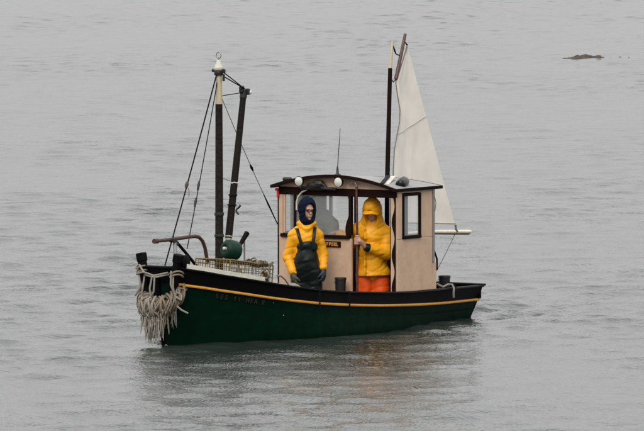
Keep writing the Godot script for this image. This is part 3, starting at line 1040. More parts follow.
func build_people():
	# ---- person in bib overalls, standing on the cockpit sole in front of the wheelhouse ----
	var foot := BX * L(-0.45, -0.18, -0.1)
	var px := func(x: float, y: float, z: float) -> Vector3: return Vector3((x - 306.0) / 79.4, (335.0 - y) / 79.4, z)
	var one := thing("person", "person in yellow jacket, dark bib overalls and navy hood standing before the wheelhouse window", "person", T(foot))
	var neck: Vector3 = px.call(306, 224, -0.02)
	var hc: Vector3 = px.call(307.2, 208.5, 0.02)
	var hb := Basis(Vector3.UP, 0.42) * Basis(Vector3.RIGHT, 0.08)
	var sR: Vector3 = px.call(293.5, 235, -0.03)
	var eR: Vector3 = px.call(287.5, 256, -0.03)
	var wR: Vector3 = px.call(293.5, 274, 0.13)
	var sL: Vector3 = px.call(316.8, 234, -0.05)
	var eL: Vector3 = px.call(322.5, 254, -0.07)
	var wL: Vector3 = px.call(323.0, 270, 0.07)
	var hipR: Vector3 = px.call(299.5, 272, 0)
	var hipL: Vector3 = px.call(313, 272, 0)
	var knR: Vector3 = px.call(298.5, 303, 0.03)
	var knL: Vector3 = px.call(314, 303, 0.03)
	var anR: Vector3 = px.call(297.5, 329, 0)
	var anL: Vector3 = px.call(315, 329, 0)
	var chest: Vector3 = px.call(305.5, 238, -0.01)
	var belly: Vector3 = px.call(306, 258, 0)
	var b := Body.new()
	b.k = 0.04
	b.chain([neck + Vector3(0, 0.06, 0.01), neck, chest], [0.055, 0.058, 0.1])
	b.chain([chest, belly, (hipR + hipL) * 0.5], [0.112, 0.112, 0.12])
	b.chain([neck.lerp(sR, 0.4), sR, eR, wR], [0.06, 0.055, 0.045, 0.03])
	b.chain([neck.lerp(sL, 0.4), sL, eL, wL], [0.06, 0.055, 0.045, 0.03])
	b.chain([hipR, knR, anR, anR + Vector3(-0.02, -0.03, 0.13)], [0.085, 0.06, 0.042, 0.03])
	b.chain([hipL, knL, anL, anL + Vector3(0.03, -0.03, 0.13)], [0.085, 0.06, 0.042, 0.03])
	var mb := MB.new()
	b.build(mb, 0.02)
	b = Body.new(); b.k = 0.016
	head_skin(b, hc, hb)
	b.build(mb, 0.006)
	b = Body.new(); b.k = 0.01
	hand(b, wR, Vector3(0.15, -1, 0.15), Vector3(0.6, 0.1, -0.3), 0.55, 1.0, 1.0)
	hand(b, wL, Vector3(-0.02, -1, 0.15), Vector3(-0.6, 0.1, -0.3), 0.5, 1.0, -1.0)
	b.build(mb, 0.006)
	var body := put(mb, "body", M.skin, one)
	eyes(hc, hb, one)
	# jacket
	b = Body.new(); b.k = 0.026; b.wr = 0.0062; b.wf = 5.0; b.wseed = 4
	b.chain([neck + Vector3(0, -0.02, 0), chest, belly + Vector3(0, -0.02, 0)], [0.09, 0.14, 0.15])
	b.cap(chest + Vector3(-0.06, 0.02, 0), chest + Vector3(0.06, 0.02, 0), 0.12, 0.12)
	b.chain([neck.lerp(sR, 0.45), sR, eR, wR + (eR - wR).normalized() * 0.05], [0.078, 0.076, 0.067, 0.054])
	b.chain([neck.lerp(sL, 0.45), sL, eL, wL + (eL - wL).normalized() * 0.05], [0.078, 0.076, 0.067, 0.054])
	# hood folded round the neck
	b.cap(neck + Vector3(-0.085, 0.025, 0.03), neck + Vector3(-0.02, 0.04, -0.09), 0.04, 0.05)
	b.cap(neck + Vector3(0.085, 0.025, 0.03), neck + Vector3(0.02, 0.04, -0.09), 0.04, 0.05)
	b.cap(neck + Vector3(-0.085, 0.02, 0.03), neck + Vector3(0.0, -0.05, 0.1), 0.035, 0.035)
	b.cap(neck + Vector3(0.085, 0.02, 0.03), neck + Vector3(0.01, -0.05, 0.1), 0.035, 0.035)
	b.cuts = [[wR, (wR - eR).normalized(), 0.13], [wL, (wL - eL).normalized(), 0.13]]
	part_body(b, 0.0105, "jacket", M.yellow, body)
	# bib overalls
	b = Body.new(); b.k = 0.045; b.wr = 0.007; b.wf = 5.0; b.wseed = 9
	b.chain([chest + Vector3(0.012, -0.075, 0.062), belly + Vector3(0, 0, 0.022), (hipR + hipL) * 0.5 + Vector3(0, 0.02, 0)], [0.1, 0.145, 0.15])
	b.cap(chest + Vector3(-0.035, -0.09, 0.07), chest + Vector3(0.07, -0.09, 0.07), 0.08, 0.08)
	b.cap(belly + Vector3(-0.03, -0.12, 0.0), belly + Vector3(0.03, -0.12, 0.0), 0.15, 0.15)
	b.chain([hipR, knR, anR], [0.125, 0.1, 0.085])
	b.chain([hipL, knL, anL], [0.125, 0.1, 0.085])
	b.cuts = [[chest + Vector3(0, -0.055, 0), Vector3(0, 1, -0.35).normalized()]]
	var bib := part_body(b, 0.014, "bib_overalls", M.bib, body)
	for s in [[-0.055, px.call(296.5, 227.5, 0.05), px.call(294, 228, -0.09)], [0.09, px.call(314.5, 226.5, 0.04), px.call(315, 228, -0.11)]]:
		mb = MB.new()
		var p0: Vector3 = chest + Vector3(s[0], -0.06, 0.155)
		var pts := [p0 + Vector3(0, -0.06, -0.005), p0, p0.lerp(s[1], 0.5) + Vector3(0, 0.0, 0.05), s[1] + Vector3(0, 0.012, 0.035), s[2]]
		var rows := []
		for q in pts:
			var row := []
			for k in 8: row.append(q + Vector3(0.021 * cos(TAU * k / 8), 0, 0.012 * sin(TAU * k / 8)))
			rows.append(row)
		mb.grid(rows, true)
		put(mb, "strap", M.bib, bib)
	# boots
	b = Body.new(); b.k = 0.03
	for a in [anR, anL]:
		b.chain([a + Vector3(0, 0.15, 0), a + Vector3(0, -0.015, 0)], [0.065, 0.06])
		b.chain([a + Vector3(0, -0.03, -0.04), a + Vector3(0, -0.035, 0.15)], [0.045, 0.045])
	b.cuts = [[Vector3(0, 0.002, 0), Vector3(0, -1, 0)]]
	part_body(b, 0.018, "boots", M.black_rubber, body)
	# navy hood with a face opening
	b = Body.new(); b.k = 0.04; b.wr = 0.005; b.wf = 6.0
	b.ell(hc + hb * Vector3(0, 0.022, -0.018), Vector3(0.118, 0.155, 0.13), hb)
	b.cap(hc + hb * Vector3(0, -0.11, 0.0), neck + Vector3(0, 0.03, 0.0), 0.1, 0.09)
	b.ell(hc + hb * Vector3(0, -0.01, 0.15), Vector3(0.086, 0.12, 0.135), hb, true)
	part_body(b, 0.009, "hood", M.navy, body)
	# glasses
	mb = MB.new()
	for s in [-1.0, 1.0]:
		var ring_pts := []
		for i in 13: ring_pts.append(hc + hb * Vector3(0.032 * s + 0.025 * cos(TAU * i / 12), 0.004 + 0.018 * sin(TAU * i / 12), 0.104 - 0.25 * absf(0.025 * cos(TAU * i / 12)) * 0.2))
		mb.tube(ring_pts, 0.004, 5)
	mb.tube([hc + hb * Vector3(-0.008, 0.008, 0.105), hc + hb * Vector3(0.008, 0.008, 0.105)], 0.003, 5)
	for s in [-1.0, 1.0]: mb.tube([hc + hb * Vector3(0.056 * s, 0.008, 0.1), hc + hb * Vector3(0.08 * s, 0.006, 0.02)], 0.003, 5)
	put(mb, "glasses", M.black_gloss, body)
	# gloves
	for a in [[wR, eR, Vector3(0.15, -1, 0.15), Vector3(0.6, 0.1, -0.3), 0.55, 1.0, M.glove], [wL, eL, Vector3(-0.02, -1, 0.15), Vector3(-0.6, 0.1, -0.3), 0.5, -1.0, M.glove_blue]]:
		b = Body.new(); b.k = 0.012
		hand(b, a[0], a[2], a[3], a[4], 1.28, a[5])
		b.cap(a[0] + (a[1] - a[0]).normalized() * 0.05, a[0] + Vector3(0, -0.015, 0), 0.045, 0.036)
		part_body(b, 0.006, "glove", a[6], body)

	# ---- person in the doorway with hooded yellow raincoat and orange trousers ----
	foot = BX * L(-1.14, 0.36, -0.1)
	var fx := 0.0
	px = func(x: float, y: float, z: float) -> Vector3: return Vector3((x - 371.0) / 78.9, (334.5 - y) / 78.9, z)
	var two := thing("person", "person in hooded yellow raincoat and orange trousers gripping a pole in the wheelhouse doorway", "person", T(foot))
	neck = px.call(372, 222.5, 0.02)
	hc = px.call(371.3, 211, 0.085)
	hb = Basis(Vector3.UP, -0.28) * Basis(Vector3.RIGHT, 0.42)
	sR = px.call(357, 231, -0.02)
	eR = px.call(351.5, 243, -0.17)
	wR = px.call(337, 234, -0.33)
	sL = px.call(385, 233.5, 0.0)
	eL = px.call(386, 253, 0.1)
	wL = px.call(364.5, 246.3, 0.24)
	hipR = px.call(364.5, 271, -0.02)
	hipL = px.call(379, 271, -0.02)
	knR = px.call(363.5, 303, 0.03)
	knL = px.call(381, 303, 0.03)
	anR = px.call(362.5, 328.5, -0.02)
	anL = px.call(382, 328.5, -0.02)
	chest = px.call(371.5, 236, 0.01)
	belly = px.call(372, 256, -0.01)
	b = Body.new(); b.k = 0.04
	b.chain([hc + Vector3(0, -0.06, -0.03), neck, chest], [0.052, 0.06, 0.12])
	b.chain([chest, belly, (hipR + hipL) * 0.5], [0.115, 0.115, 0.12])
	b.chain([neck.lerp(sR, 0.4), sR, eR, wR], [0.06, 0.055, 0.045, 0.03])
	b.chain([neck.lerp(sL, 0.4), sL, eL, wL], [0.06, 0.055, 0.045, 0.03])
	b.chain([hipR, knR, anR, anR + Vector3(-0.02, -0.03, 0.13)], [0.085, 0.06, 0.042, 0.03])
	b.chain([hipL, knL, anL, anL + Vector3(0.03, -0.03, 0.13)], [0.085, 0.06, 0.042, 0.03])
	mb = MB.new()
	b.build(mb, 0.02)
	b = Body.new(); b.k = 0.016
	head_skin(b, hc, hb)
	b.build(mb, 0.006)
	# the gripping hand: palm beside the pole, fingers round it
	b = Body.new(); b.k = 0.01
	var pole: Vector3 = px.call(356.2, 240, 0.255)
	var pd := Vector3(pole.x - wL.x, 0, pole.z - wL.z).normalized()
	var kn := pole + Vector3(0.012, 0.0, 0.03)
	b.chain([wL, wL + (kn - wL) * 0.55 + Vector3(0, 0.015, 0), kn + Vector3(0.02, 0, 0)], [0.026, 0.032, 0.03])
	for i in 4:
		var y := 0.036 - 0.023 * i
		var c := pole + Vector3(0, y, 0)
		var fp := []
		for k in 6:
			var a := 0.9 + k * 0.72
			fp.append(c + Vector3(cos(a) * 0.03, -k * 0.001, sin(a) * 0.03))
		b.chain([kn + Vector3(0.012, y * 0.9, 0)] + fp, [0.013, 0.0115, 0.011, 0.0105, 0.01, 0.0095, 0.009])
	b.chain([wL + (kn - wL) * 0.5 + Vector3(0, 0.03, 0), pole + Vector3(0.025, 0.045, 0.005), pole + Vector3(0.005, 0.062, 0.03), pole + Vector3(-0.02, 0.065, 0.028)], [0.017, 0.014, 0.012, 0.0105])
	hand(b, wR, Vector3(-0.8, -0.1, -0.5), Vector3(0, -1, 0), 0.35, 1.0, 1.0)
	b.build(mb, 0.006)
	body = put(mb, "body", M.skin, two)
	eyes(hc, hb, two)
	# raincoat
	b = Body.new(); b.k = 0.03; b.wr = 0.0062; b.wf = 4.8; b.wseed = 21
	b.chain([neck + Vector3(0, -0.03, 0), chest, belly, (hipR + hipL) * 0.5 + Vector3(0, -0.06, 0.01)], [0.1, 0.155, 0.172, 0.188])
	b.cap(chest + Vector3(-0.07, 0.02, 0), chest + Vector3(0.075, 0.02, 0), 0.125, 0.125)
	b.cap(belly + Vector3(-0.035, -0.25, 0), belly + Vector3(0.05, -0.25, 0), 0.185, 0.18)
	b.chain([neck.lerp(sR, 0.45), sR, eR, wR + (eR - wR).normalized() * 0.05], [0.09, 0.095, 0.08, 0.065])
	b.chain([neck.lerp(sL, 0.45), sL, eL, wL + (eL - wL).normalized() * 0.06], [0.085, 0.09, 0.082, 0.06])
	b.cuts = [[px.call(371, 276, 0), Vector3(0.02, -1, 0).normalized()], [wL + (eL - wL).normalized() * 0.035, (wL - eL).normalized(), 0.12], [wR, (wR - eR).normalized(), 0.12]]
	b.cap(neck + Vector3(-0.1, -0.06, 0.13), px.call(364, 275, 0.19), 0.014, 0.014)
	var coat := part_body(b, 0.0105, "raincoat", M.yellow, body)
	# dark inner cuff at the gripping hand
	mb = MB.new()
	mb.tube([wL + (eL - wL).normalized() * 0.045, wL + (eL - wL).normalized() * 0.0, wL - (eL - wL).normalized() * 0.012], [0.058, 0.05, 0.04], 14)
	put(mb, "cuff", M.bib, coat)
	# hood with a visor
	b = Body.new(); b.k = 0.08; b.wr = 0.004; b.wf = 5.0; b.wseed = 5
	b.ell(hc + hb * Vector3(0, 0.03, -0.03), Vector3(0.118, 0.14, 0.135), hb)
	b.cap(hc + hb * Vector3(0, 0.12, -0.02), hc + hb * Vector3(0, 0.16, -0.05), 0.05, 0.02)
	b.cap(hc + Vector3(0, -0.04, -0.06), neck + Vector3(0, -0.04, -0.03), 0.115, 0.125)
	b.cap(neck + Vector3(0, -0.01, -0.02), neck.lerp(sL, 0.75) + Vector3(0, 0.02, -0.01), 0.11, 0.07)
	b.cap(neck + Vector3(0, -0.01, -0.02), neck.lerp(sR, 0.75) + Vector3(0, 0.02, -0.01), 0.11, 0.07)
	b.ell(hc + hb * Vector3(0, -0.055, 0.13), Vector3(0.085, 0.12, 0.13), hb, true)
	var hood := part_body(b, 0.009, "hood", M.yellow, coat)
	mb = MB.new()
	var vis := []
	for i in 5:
		var row := []
		for k in 15:
			var a := lerpf(-1.15, 1.15, k / 14.0)
			var ext := 0.06 * (i / 4.0) * cos(a)
			row.append(hc + hb * Vector3(sin(a) * (0.108 + 0.002 * i), 0.066 - 0.085 * (1 - cos(a)) - 0.003 * i + 0.004 * sin(a * 5.0), 0.03 + cos(a) * 0.085 + ext))
		vis.append(row)
	mb.grid(vis)
	var low := []
	for r in vis:
		var row := []
		for q in r: row.append(q - hb * Vector3(0, 0.008, 0))
		low.append(row)
	mb.grid(low)
	for k in 14: mb.quad(vis[4][k], vis[4][k + 1], low[4][k + 1], low[4][k])
	put(mb, "visor", M.yellow, hood)
	# trousers and boots
	b = Body.new(); b.k = 0.03; b.wr = 0.005; b.wf = 4.5; b.wseed = 31
	b.cap(hipR + Vector3(0.03, 0.03, 0), hipL + Vector3(-0.03, 0.03, 0), 0.115, 0.115)
	b.chain([hipR, knR, anR], [0.125, 0.108, 0.09])
	b.chain([hipL, knL, anL], [0.125, 0.108, 0.09])
	b.cuts = [[anR + Vector3(0, -0.02, 0), Vector3(0, -1, 0)]]
	part_body(b, 0.014, "trousers", M.orange, body)
	b = Body.new(); b.k = 0.03
	for a in [anR, anL]:
		b.chain([a + Vector3(0, 0.15, 0), a + Vector3(0, -0.015, 0)], [0.06, 0.06])
		b.chain([a + Vector3(0, -0.03, -0.04), a + Vector3(0, -0.035, 0.15)], [0.045, 0.045])
	b.cuts = [[Vector3(0, 0.002, 0), Vector3(0, -1, 0)]]
	part_body(b, 0.018, "boots", M.black_rubber, body)
	# the pole with a crook, held upright
	var pw := BX.affine_inverse() * (foot + pole)
	var gx := thing("boat_hook", "tall brown pole with a pale curved crook, held upright in the wheelhouse doorway", "boat hook", BX * T(Vector3(pw.x, -0.1, pw.z)))
	mb = MB.new()
	var pt := at_u(355.2, 186.5, pw.x).y + 0.1
	mb.tube([Vector3(0.0, 0.0, -0.0), Vector3(0, pw.y + 0.1, 0), Vector3(0.0, pt, 0.01)], 0.0155, 10)
	put(mb, "shaft", M.varnish, gx)
	mb = MB.new()
	var cr := []
	for i in 9:
		var a := lerpf(0.0, 3.3, i / 8.0)
		cr.append(Vector3(0, pt + 0.055 * sin(a), 0.01 + 0.05 * (1 - cos(a))))
	mb.tube([Vector3(0, pt - 0.05, 0.01)] + cr, 0.0095, 8)
	put(mb, "crook", M.grey_metal, gx)

func build_gear():
	var mb := MB.new()
	var rng := RandomNumberGenerator.new()
	rng.seed = 12
	# ---- rope fender round the bow ----
	var fen := thing("rope_fender", "shaggy tan rope bow fender with frayed strands hanging round the stem", "fender", BX * T(L(3.1, 0, 0.5)))
	var fo := L(3.1, 0, 0.5)
	# path round the bow in local coordinates
	var path := func(t: float) -> Vector3:      # t -1 starboard .. 1 port
		var a := t * 1.25
		return L(2.83 + 0.36 * cos(a), 0.24 * sin(a), 0.47 + 0.16 * pow(absf(t), 2.2)) - fo
	var N := 64
	for i in N:
		var t := lerpf(-1, 1, (i + 0.5) / N)
		var c: Vector3 = path.call(t)
		var tg: Vector3 = (path.call(t + 0.02) - path.call(t - 0.02)).normalized()
		var up := Vector3.UP
		var si := tg.cross(up).normalized()
		mb = MB.new()
		var r := 0.08 + rng.randf() * 0.035
		var tilt := rng.randf_range(-1.6, 1.6)
		var pts := []
		for k in 15:
			var a := PI + TAU * k / 14
			pts.append(c + (si * cos(a) + up * sin(a) * 1.15) * r + tg * (sin(a) * 0.06 * tilt + 0.008 * sin(a * 3 + i)))
		mb.tube(pts, 0.011 + rng.randf() * 0.006, 6)
		put(mb, "rope_turn", [M.rope, M.rope_brown, M.rope_grey][rng.randi() % 3], fen)
	mb = MB.new()
	var core := []
	for i in 15: core.append(path.call(lerpf(-1, 1, i / 14.0)))
	mb.tube(core, 0.07, 10)
	put(mb, "core", M.rope_brown, fen)
	# knots at both ends
	for s in [-1.0, 1.0]:
		for j in 7:
			mb = MB.new()
			var c: Vector3 = path.call(s) + Vector3(rng.randf_range(-0.05, 0.05), 0.02 + rng.randf_range(-0.05, 0.07), rng.randf_range(-0.03, 0.03))
			var ax := Basis(Vector3(rng.randf() - 0.5, rng.randf() - 0.5, rng.randf() - 0.5).normalized(), rng.randf() * 3)
			var pts := []
			for k in 13: pts.append(c + ax * Vector3(cos(TAU * k / 12) * 0.055, sin(TAU * k / 12) * 0.06, 0.012 * sin(k * 1.3)))
			mb.tube(pts, 0.0125, 6)
			put(mb, "rope_turn", [M.rope, M.rope_grey, M.rope_grey][j % 3], fen)
	for i in 130:
		var t := rng.randf_range(-0.85, 0.9)
		var c: Vector3 = path.call(t) + Vector3(rng.randf_range(-0.03, 0.07), -0.06, rng.randf_range(-0.03, 0.03))
		var ln := rng.randf_range(0.14, 0.42) * (1.0 - 0.25 * absf(t))
		var dx := rng.randf_range(-0.03, 0.03)
		var dz := rng.randf_range(-0.035, 0.035)
		mb = MB.new()
		mb.tube([c, c + Vector3(dx * 0.2, -ln * 0.35, dz * 0.2), c + Vector3(dx * 0.6, -ln * 0.7, dz * 0.6), c + Vector3(dx, -ln, dz)], [0.007, 0.0105, 0.0085, 0.0025], 5)
		put(mb, "strand", [M.frayed, M.rope_grey, M.frayed, M.rope][rng.randi() % 4], fen)
	for i in 70:                                  # frayed ends standing out of the roll
		var t := rng.randf_range(-1.0, 1.0)
		var c: Vector3 = path.call(t)
		var an := rng.randf_range(-1.9, 1.6)
		var ot := Vector3(cos(t * 1.25), 0, -sin(t * 1.25) * 0.8)
		var dr := (ot * cos(an) + Vector3.UP * sin(an)).normalized()
		var p0 := c + dr * 0.09
		mb = MB.new()
		mb.tube([p0, p0 + dr * 0.02 + Vector3(rng.randf_range(-0.03, 0.03), -0.04, rng.randf_range(-0.03, 0.03)), p0 + Vector3(rng.randf_range(-0.04, 0.05), -0.09 - rng.randf() * 0.05, rng.randf_range(-0.05, 0.05))], [0.007, 0.006, 0.002], 5)
		put(mb, "strand", [M.rope_brown, M.rope, M.frayed][rng.randi() % 3], fen)
	# lashings from the fender to the bitts
	var lash := [
		[[3.1, -0.26, 0.98], [3.18, -0.1, 0.86], [3.2, 0.05, 0.84], [3.12, 0.2, 0.88]],
		[[3.1, -0.3, 0.86], [3.2, -0.12, 0.90], [3.19, 0.02, 0.86], [3.14, 0.2, 0.9]],
		[[3.1, -0.27, 0.9], [3.17, -0.2, 0.7], [3.16, -0.28, 0.6]],
		[[3.14, -0.15, 0.86], [3.2, -0.14, 0.7], [3.2, -0.16, 0.55]],
		[[3.19, 0.0, 0.86], [3.22, -0.02, 0.7], [3.22, 0.0, 0.6], [3.22, 0.04, 0.66], [3.2, 0.04, 0.86]],
		[[3.1, 0.22, 0.92], [3.14, 0.24, 0.75], [3.1, 0.28, 0.62]],
		[[3.1, 0.25, 0.86], [3.12, 0.26, 0.72], [3.1, 0.28, 0.58], [3.08, 0.28, 0.5]],
		[[3.08, 0.24, 0.66], [3.1, 0.29, 0.6], [3.06, 0.34, 0.56], [3.02, 0.32, 0.62], [3.06, 0.27, 0.66]],
		[[3.08, 0.27, 0.5], [3.05, 0.34, 0.44], [3.0, 0.40, 0.40]]]
	for l in lash:
		mb = MB.new()
		var cv := Curve3D.new()
		for i in l.size():
			var p := L(l[i][0], l[i][1], l[i][2]) - fo
			var d := (L(l[min(i + 1, l.size() - 1)][0], l[min(i + 1, l.size() - 1)][1], l[min(i + 1, l.size() - 1)][2]) - L(l[max(i - 1, 0)][0], l[max(i - 1, 0)][1], l[max(i - 1, 0)][2])) * 0.16
			cv.add_point(p, -d, d)
		var pts := []
		for i in 15: pts.append(cv.sample_baked(cv.get_baked_length() * i / 14.0))
		mb.tube(pts, 0.0125, 6)
		put(mb, "lashing", M.rope_grey, fen)
	for a in [[-0.262, 0.95], [-0.25, 0.9], [0.255, 0.9], [0.25, 0.86]]:
		mb = MB.new()
		var pts := []
		for k in 13: pts.append(L(3.03 + 0.085 * cos(TAU * k / 12), a[0] + 0.08 * sin(TAU * k / 12), a[1] + 0.02 * sin(k)) - fo)
		mb.tube(pts, 0.0125, 6)
		put(mb, "lashing", M.rope, fen)
	# ---- wire trap on the foredeck ----
	var tb := Basis(Vector3(0, 0, 1), 0.13)
	var tx := BX * Transform3D(tb, L(1.93, 0.33, 0.665))
	var trap := thing("lobster_trap", "rusty yellow wire lobster trap lying on the foredeck beside the mast", "trap", tx)
	var sx := 0.94
	var sy := 0.31
	var sz := 0.52
	for face in 6:
		mb = MB.new()
		var ax := face / 2
		var s := -0.5 if face % 2 == 0 else 0.5
		var dim := Vector3(sx, sy, sz)
		var a1 := (ax + 1) % 3
		var a2 := (ax + 2) % 3
		for w in [[a1, a2], [a2, a1]]:
			var cnt := int(round(dim[w[0]] / 0.052))
			for i in cnt + 1:
				var p := Vector3.ZERO
				p[ax] = s * dim[ax]; p[w[0]] = (float(i) / cnt - 0.5) * dim[w[0]]
				var q := p
				p[w[1]] = -0.5 * dim[w[1]]; q[w[1]] = 0.5 * dim[w[1]]
				var md := (p + q) * 0.5 + Vector3(rng.randf_range(-1, 1), rng.randf_range(-1, 1), rng.randf_range(-1, 1)) * 0.006
				mb.tube([p + Vector3(0, sy / 2, 0), md + Vector3(0, sy / 2, 0), q + Vector3(0, sy / 2, 0)], 0.0042, 4)
		put(mb, "wire_panel", M.wire if face != 2 else M.wire_brown, trap)
	mb = MB.new()
	for a in [-0.5, 0.5]:
		for y in [0.0, sy]:
			mb.tube([Vector3(-sx / 2, y, a * sz), Vector3(sx / 2, y, a * sz)], 0.0085, 6)
			mb.tube([Vector3(a * sx, y, -sz / 2), Vector3(a * sx, y, sz / 2)], 0.0085, 6)
		for c in [-0.5, 0.5]: mb.tube([Vector3(a * sx, 0, c * sz), Vector3(a * sx, sy, c * sz)], 0.0085, 6)
	put(mb, "frame", M.wire, trap)
	for i in 5:
		mb = MB.new()
		var c := Vector3(rng.randf_range(-0.4, 0.4), rng.randf_range(0.08, 0.2), rng.randf_range(-0.12, 0.15))
		mb.lathe(T(c), [Vector2(0.001, -0.07), Vector2(0.05, -0.05), Vector2(0.06, 0.0), Vector2(0.035, 0.05), Vector2(0.012, 0.08), Vector2(0.001, 0.085)], 10)
		put(mb, "bait_bag", M.bait if i % 2 == 0 else M.rope, trap)
	mb = MB.new()
	var hp := []
	for i in 20: hp.append(Vector3(-0.2 + 0.32 * (i / 19.0) * -1.0, sy + 0.012 + 0.012 * sin(i * 1.7), 0.1 * sin(i * 0.8)))
	mb.tube(hp, 0.012, 6)
	put(mb, "bridle_rope", M.rope_brown, trap)
	# ---- rope bundle on the fore rail ----
	var rp := at_v(264, 276, 0.78)
	var rope := thing("rope_coil", "small tan rope bundle hung at the after end of the white fore rail", "rope", BX * T(rp))
	for j in 9:
		mb = MB.new()
		var c := Vector3(rng.randf_range(-0.025, 0.025), rng.randf_range(-0.07, 0.05), rng.randf_range(-0.03, 0.03))
		var bs := Basis(Vector3(rng.randf() - 0.5, rng.randf() - 0.5, rng.randf() - 0.5).normalized(), rng.randf() * 3)
		var pts := []
		for k in 13: pts.append(c + bs * Vector3(cos(TAU * k / 12) * 0.04, sin(TAU * k / 12) * 0.065, 0.01 * sin(k * 2.0)))
		mb.tube(pts, 0.011, 6)
		put(mb, "turn", M.rope if j % 3 else M.rope_brown, rope)
	# ---- brown rope heaped on the trap's after end ----
	var hpw := L(1.62, 0.42, 0.94)
	var heap := thing("rope_heap", "tangled brown and tan rope heaped on the after end of the wire trap", "rope", BX * T(hpw))
	for j in 16:
		mb = MB.new()
		var c := Vector3(rng.randf_range(-0.2, 0.2), rng.randf_range(-0.01, 0.02), rng.randf_range(-0.16, 0.16))
		c.y += c.x * 0.13
		var bs := Basis(Vector3.UP, rng.randf() * 6) * Basis(Vector3.RIGHT, rng.randf_range(1.1, 2.0))
		var ra := rng.randf_range(0.05, 0.12)
		var pts := []
		for k in 15: pts.append(c + bs * Vector3(cos(TAU * k / 13) * ra, sin(TAU * k / 13) * ra * 0.8, 0.012 * sin(k * 1.7)))
		mb.tube(pts, 0.0085, 6)
		put(mb, "turn", [M.rope_brown, M.rope, M.wire_brown][j % 3], heap)
	# ---- green float on the trap ----
	var bc := at_v(231, 250, 0.3)
	var bu := thing("fishing_float", "fat dark green float with white hub lying on the wire trap", "float", BX * T(bc))
	var bb := Basis(Vector3.UP, -0.35) * Basis(Vector3(0, 0, 1), -1.35)
	mb = MB.new()
	mb.lathe(Transform3D(bb, Vector3.ZERO), [Vector2(0.02, -0.115), Vector2(0.075, -0.115), Vector2(0.11, -0.095), Vector2(0.126, -0.05), Vector2(0.128, 0.03), Vector2(0.116, 0.075), Vector2(0.09, 0.1), Vector2(0.055, 0.104), Vector2(0.05, 0.085), Vector2(0.02, 0.08)], 26)
	put(mb, "shell", M.buoy, bu)
	mb = MB.new()
	mb.lathe(Transform3D(bb, Vector3.ZERO), [Vector2(0.001, -0.12), Vector2(0.022, -0.12), Vector2(0.022, 0.11), Vector2(0.018, 0.12), Vector2(0.001, 0.12)], 14)
	put(mb, "hub", M.white, bu)
	# ---- grey canvas bundle by the foredeck's end ----
	var tp := L(0.98, 0.28, 0.46)
	var tarp := thing("canvas_bundle", "crumpled grey canvas bundle between the wire trap and the hooded person", "canvas", BX * T(tp))
	var b := Body.new(); b.k = 0.08; b.wr = 0.02; b.wf = 5.0
	b.cap(Vector3(-0.12, 0.08, -0.25), Vector3(-0.1, 0.06, 0.3), 0.12, 0.11)
	b.cap(Vector3(0.1, 0.06, -0.2), Vector3(0.12, 0.08, 0.2), 0.1, 0.12)
	b.cuts = [[Vector3(0, -0.0, 0), Vector3(0, -1, 0)]]
	part_body(b, 0.016, "folds", M.tarp, tarp)
	# ---- pale hose arched beside it ----
	var hs := thing("hose", "thin pale bent hose beside the hooded person's glove", "hose", BX * T(L(0.35, 0.5, 0.5)))
	mb = MB.new()
	var hq := []
	for q in [[277, 275.5], [281, 276], [285, 279.5], [288, 284], [290.5, 290], [291, 300]]: hq.append(at_v(q[0], q[1], 0.55) - L(0.35, 0.5, 0.5))
	mb.tube(hq, 0.011, 6)
	put(mb, "tube", M.rope_grey, hs)
	# ---- buckets ----
	var bk := at_u(340.5, 284, -0.72)
	var k1 := thing("bucket", "black plastic bucket against the front of the wheelhouse, left of its doorway", "bucket", BX * T(Vector3(-0.72, 0.23, bk.z)))
	bucket(k1, 0.072, 0.4)
	var bk2 := at_v(444.5, 282, 0.72)
	var k2 := thing("bucket", "black bucket on the after deck behind the wheelhouse", "bucket", BX * T(Vector3(bk2.x, 0.22, bk2.z)))
	bucket(k2, 0.075, 0.37)
	# ---- rope over the stern quarter ----
	var r2 := thing("rope_coil", "pale rope hanging over the black bulwark near the stern", "rope", BX * T(L(-1.95, 0.97, 0.45)))
	mb = MB.new()
	var rq := []
	for q in [[437, 284, 0.85], [443, 287, 0.9], [448, 284.5, 0.93], [452, 284.5, 0.98], [454, 288, 1.03], [453.6, 293, 1.03], [453.8, 297.5, 1.02]]: rq.append(at_v(q[0], q[1], q[2]) - L(-1.95, 0.97, 0.45))
	mb.tube(rq, 0.015, 6)
	put(mb, "strand", M.rope_grey, r2)
	mb = MB.new()
	var rq2 := []
	for q in [[448, 283, 0.9], [452, 283, 0.95], [456, 287, 1.0], [456, 291, 1.03]]: rq2.append(at_v(q[0], q[1], q[2]) - L(-1.95, 0.97, 0.45))
	mb.tube(rq2, 0.012, 6)
	put(mb, "strand", M.line, r2)
	# ---- grey coat hanging inside the wheelhouse window ----
	var cp := at_u(326, 221, -1.25)
	var coat := thing("hanging_coat", "dim grey coat hanging behind the wheelhouse window glass", "coat", BX * T(Vector3(-1.25, cp.y, cp.z)))
	b = Body.new(); b.k = 0.07; b.wr = 0.012; b.wf = 6.0
	b.cap(Vector3(0, 0.1, 0), Vector3(0, 0.02, 0), 0.06, 0.1)
	b.cap(Vector3(0, -0.03, -0.1), Vector3(0, -0.35, -0.12), 0.08, 0.11)
	b.cap(Vector3(0, -0.03, 0.1), Vector3(0, -0.35, 0.12), 0.08, 0.11)
	part_body(b, 0.018, "cloth", M.grey_cloth, coat)
	mb = MB.new()
	mb.tube([Vector3(0, 0.15, 0), Vector3(0, roof_y(cp.z, -1.25) - 0.03 - cp.y, 0)], 0.008, 6)
	put(mb, "hanger_cord", M.line, coat)

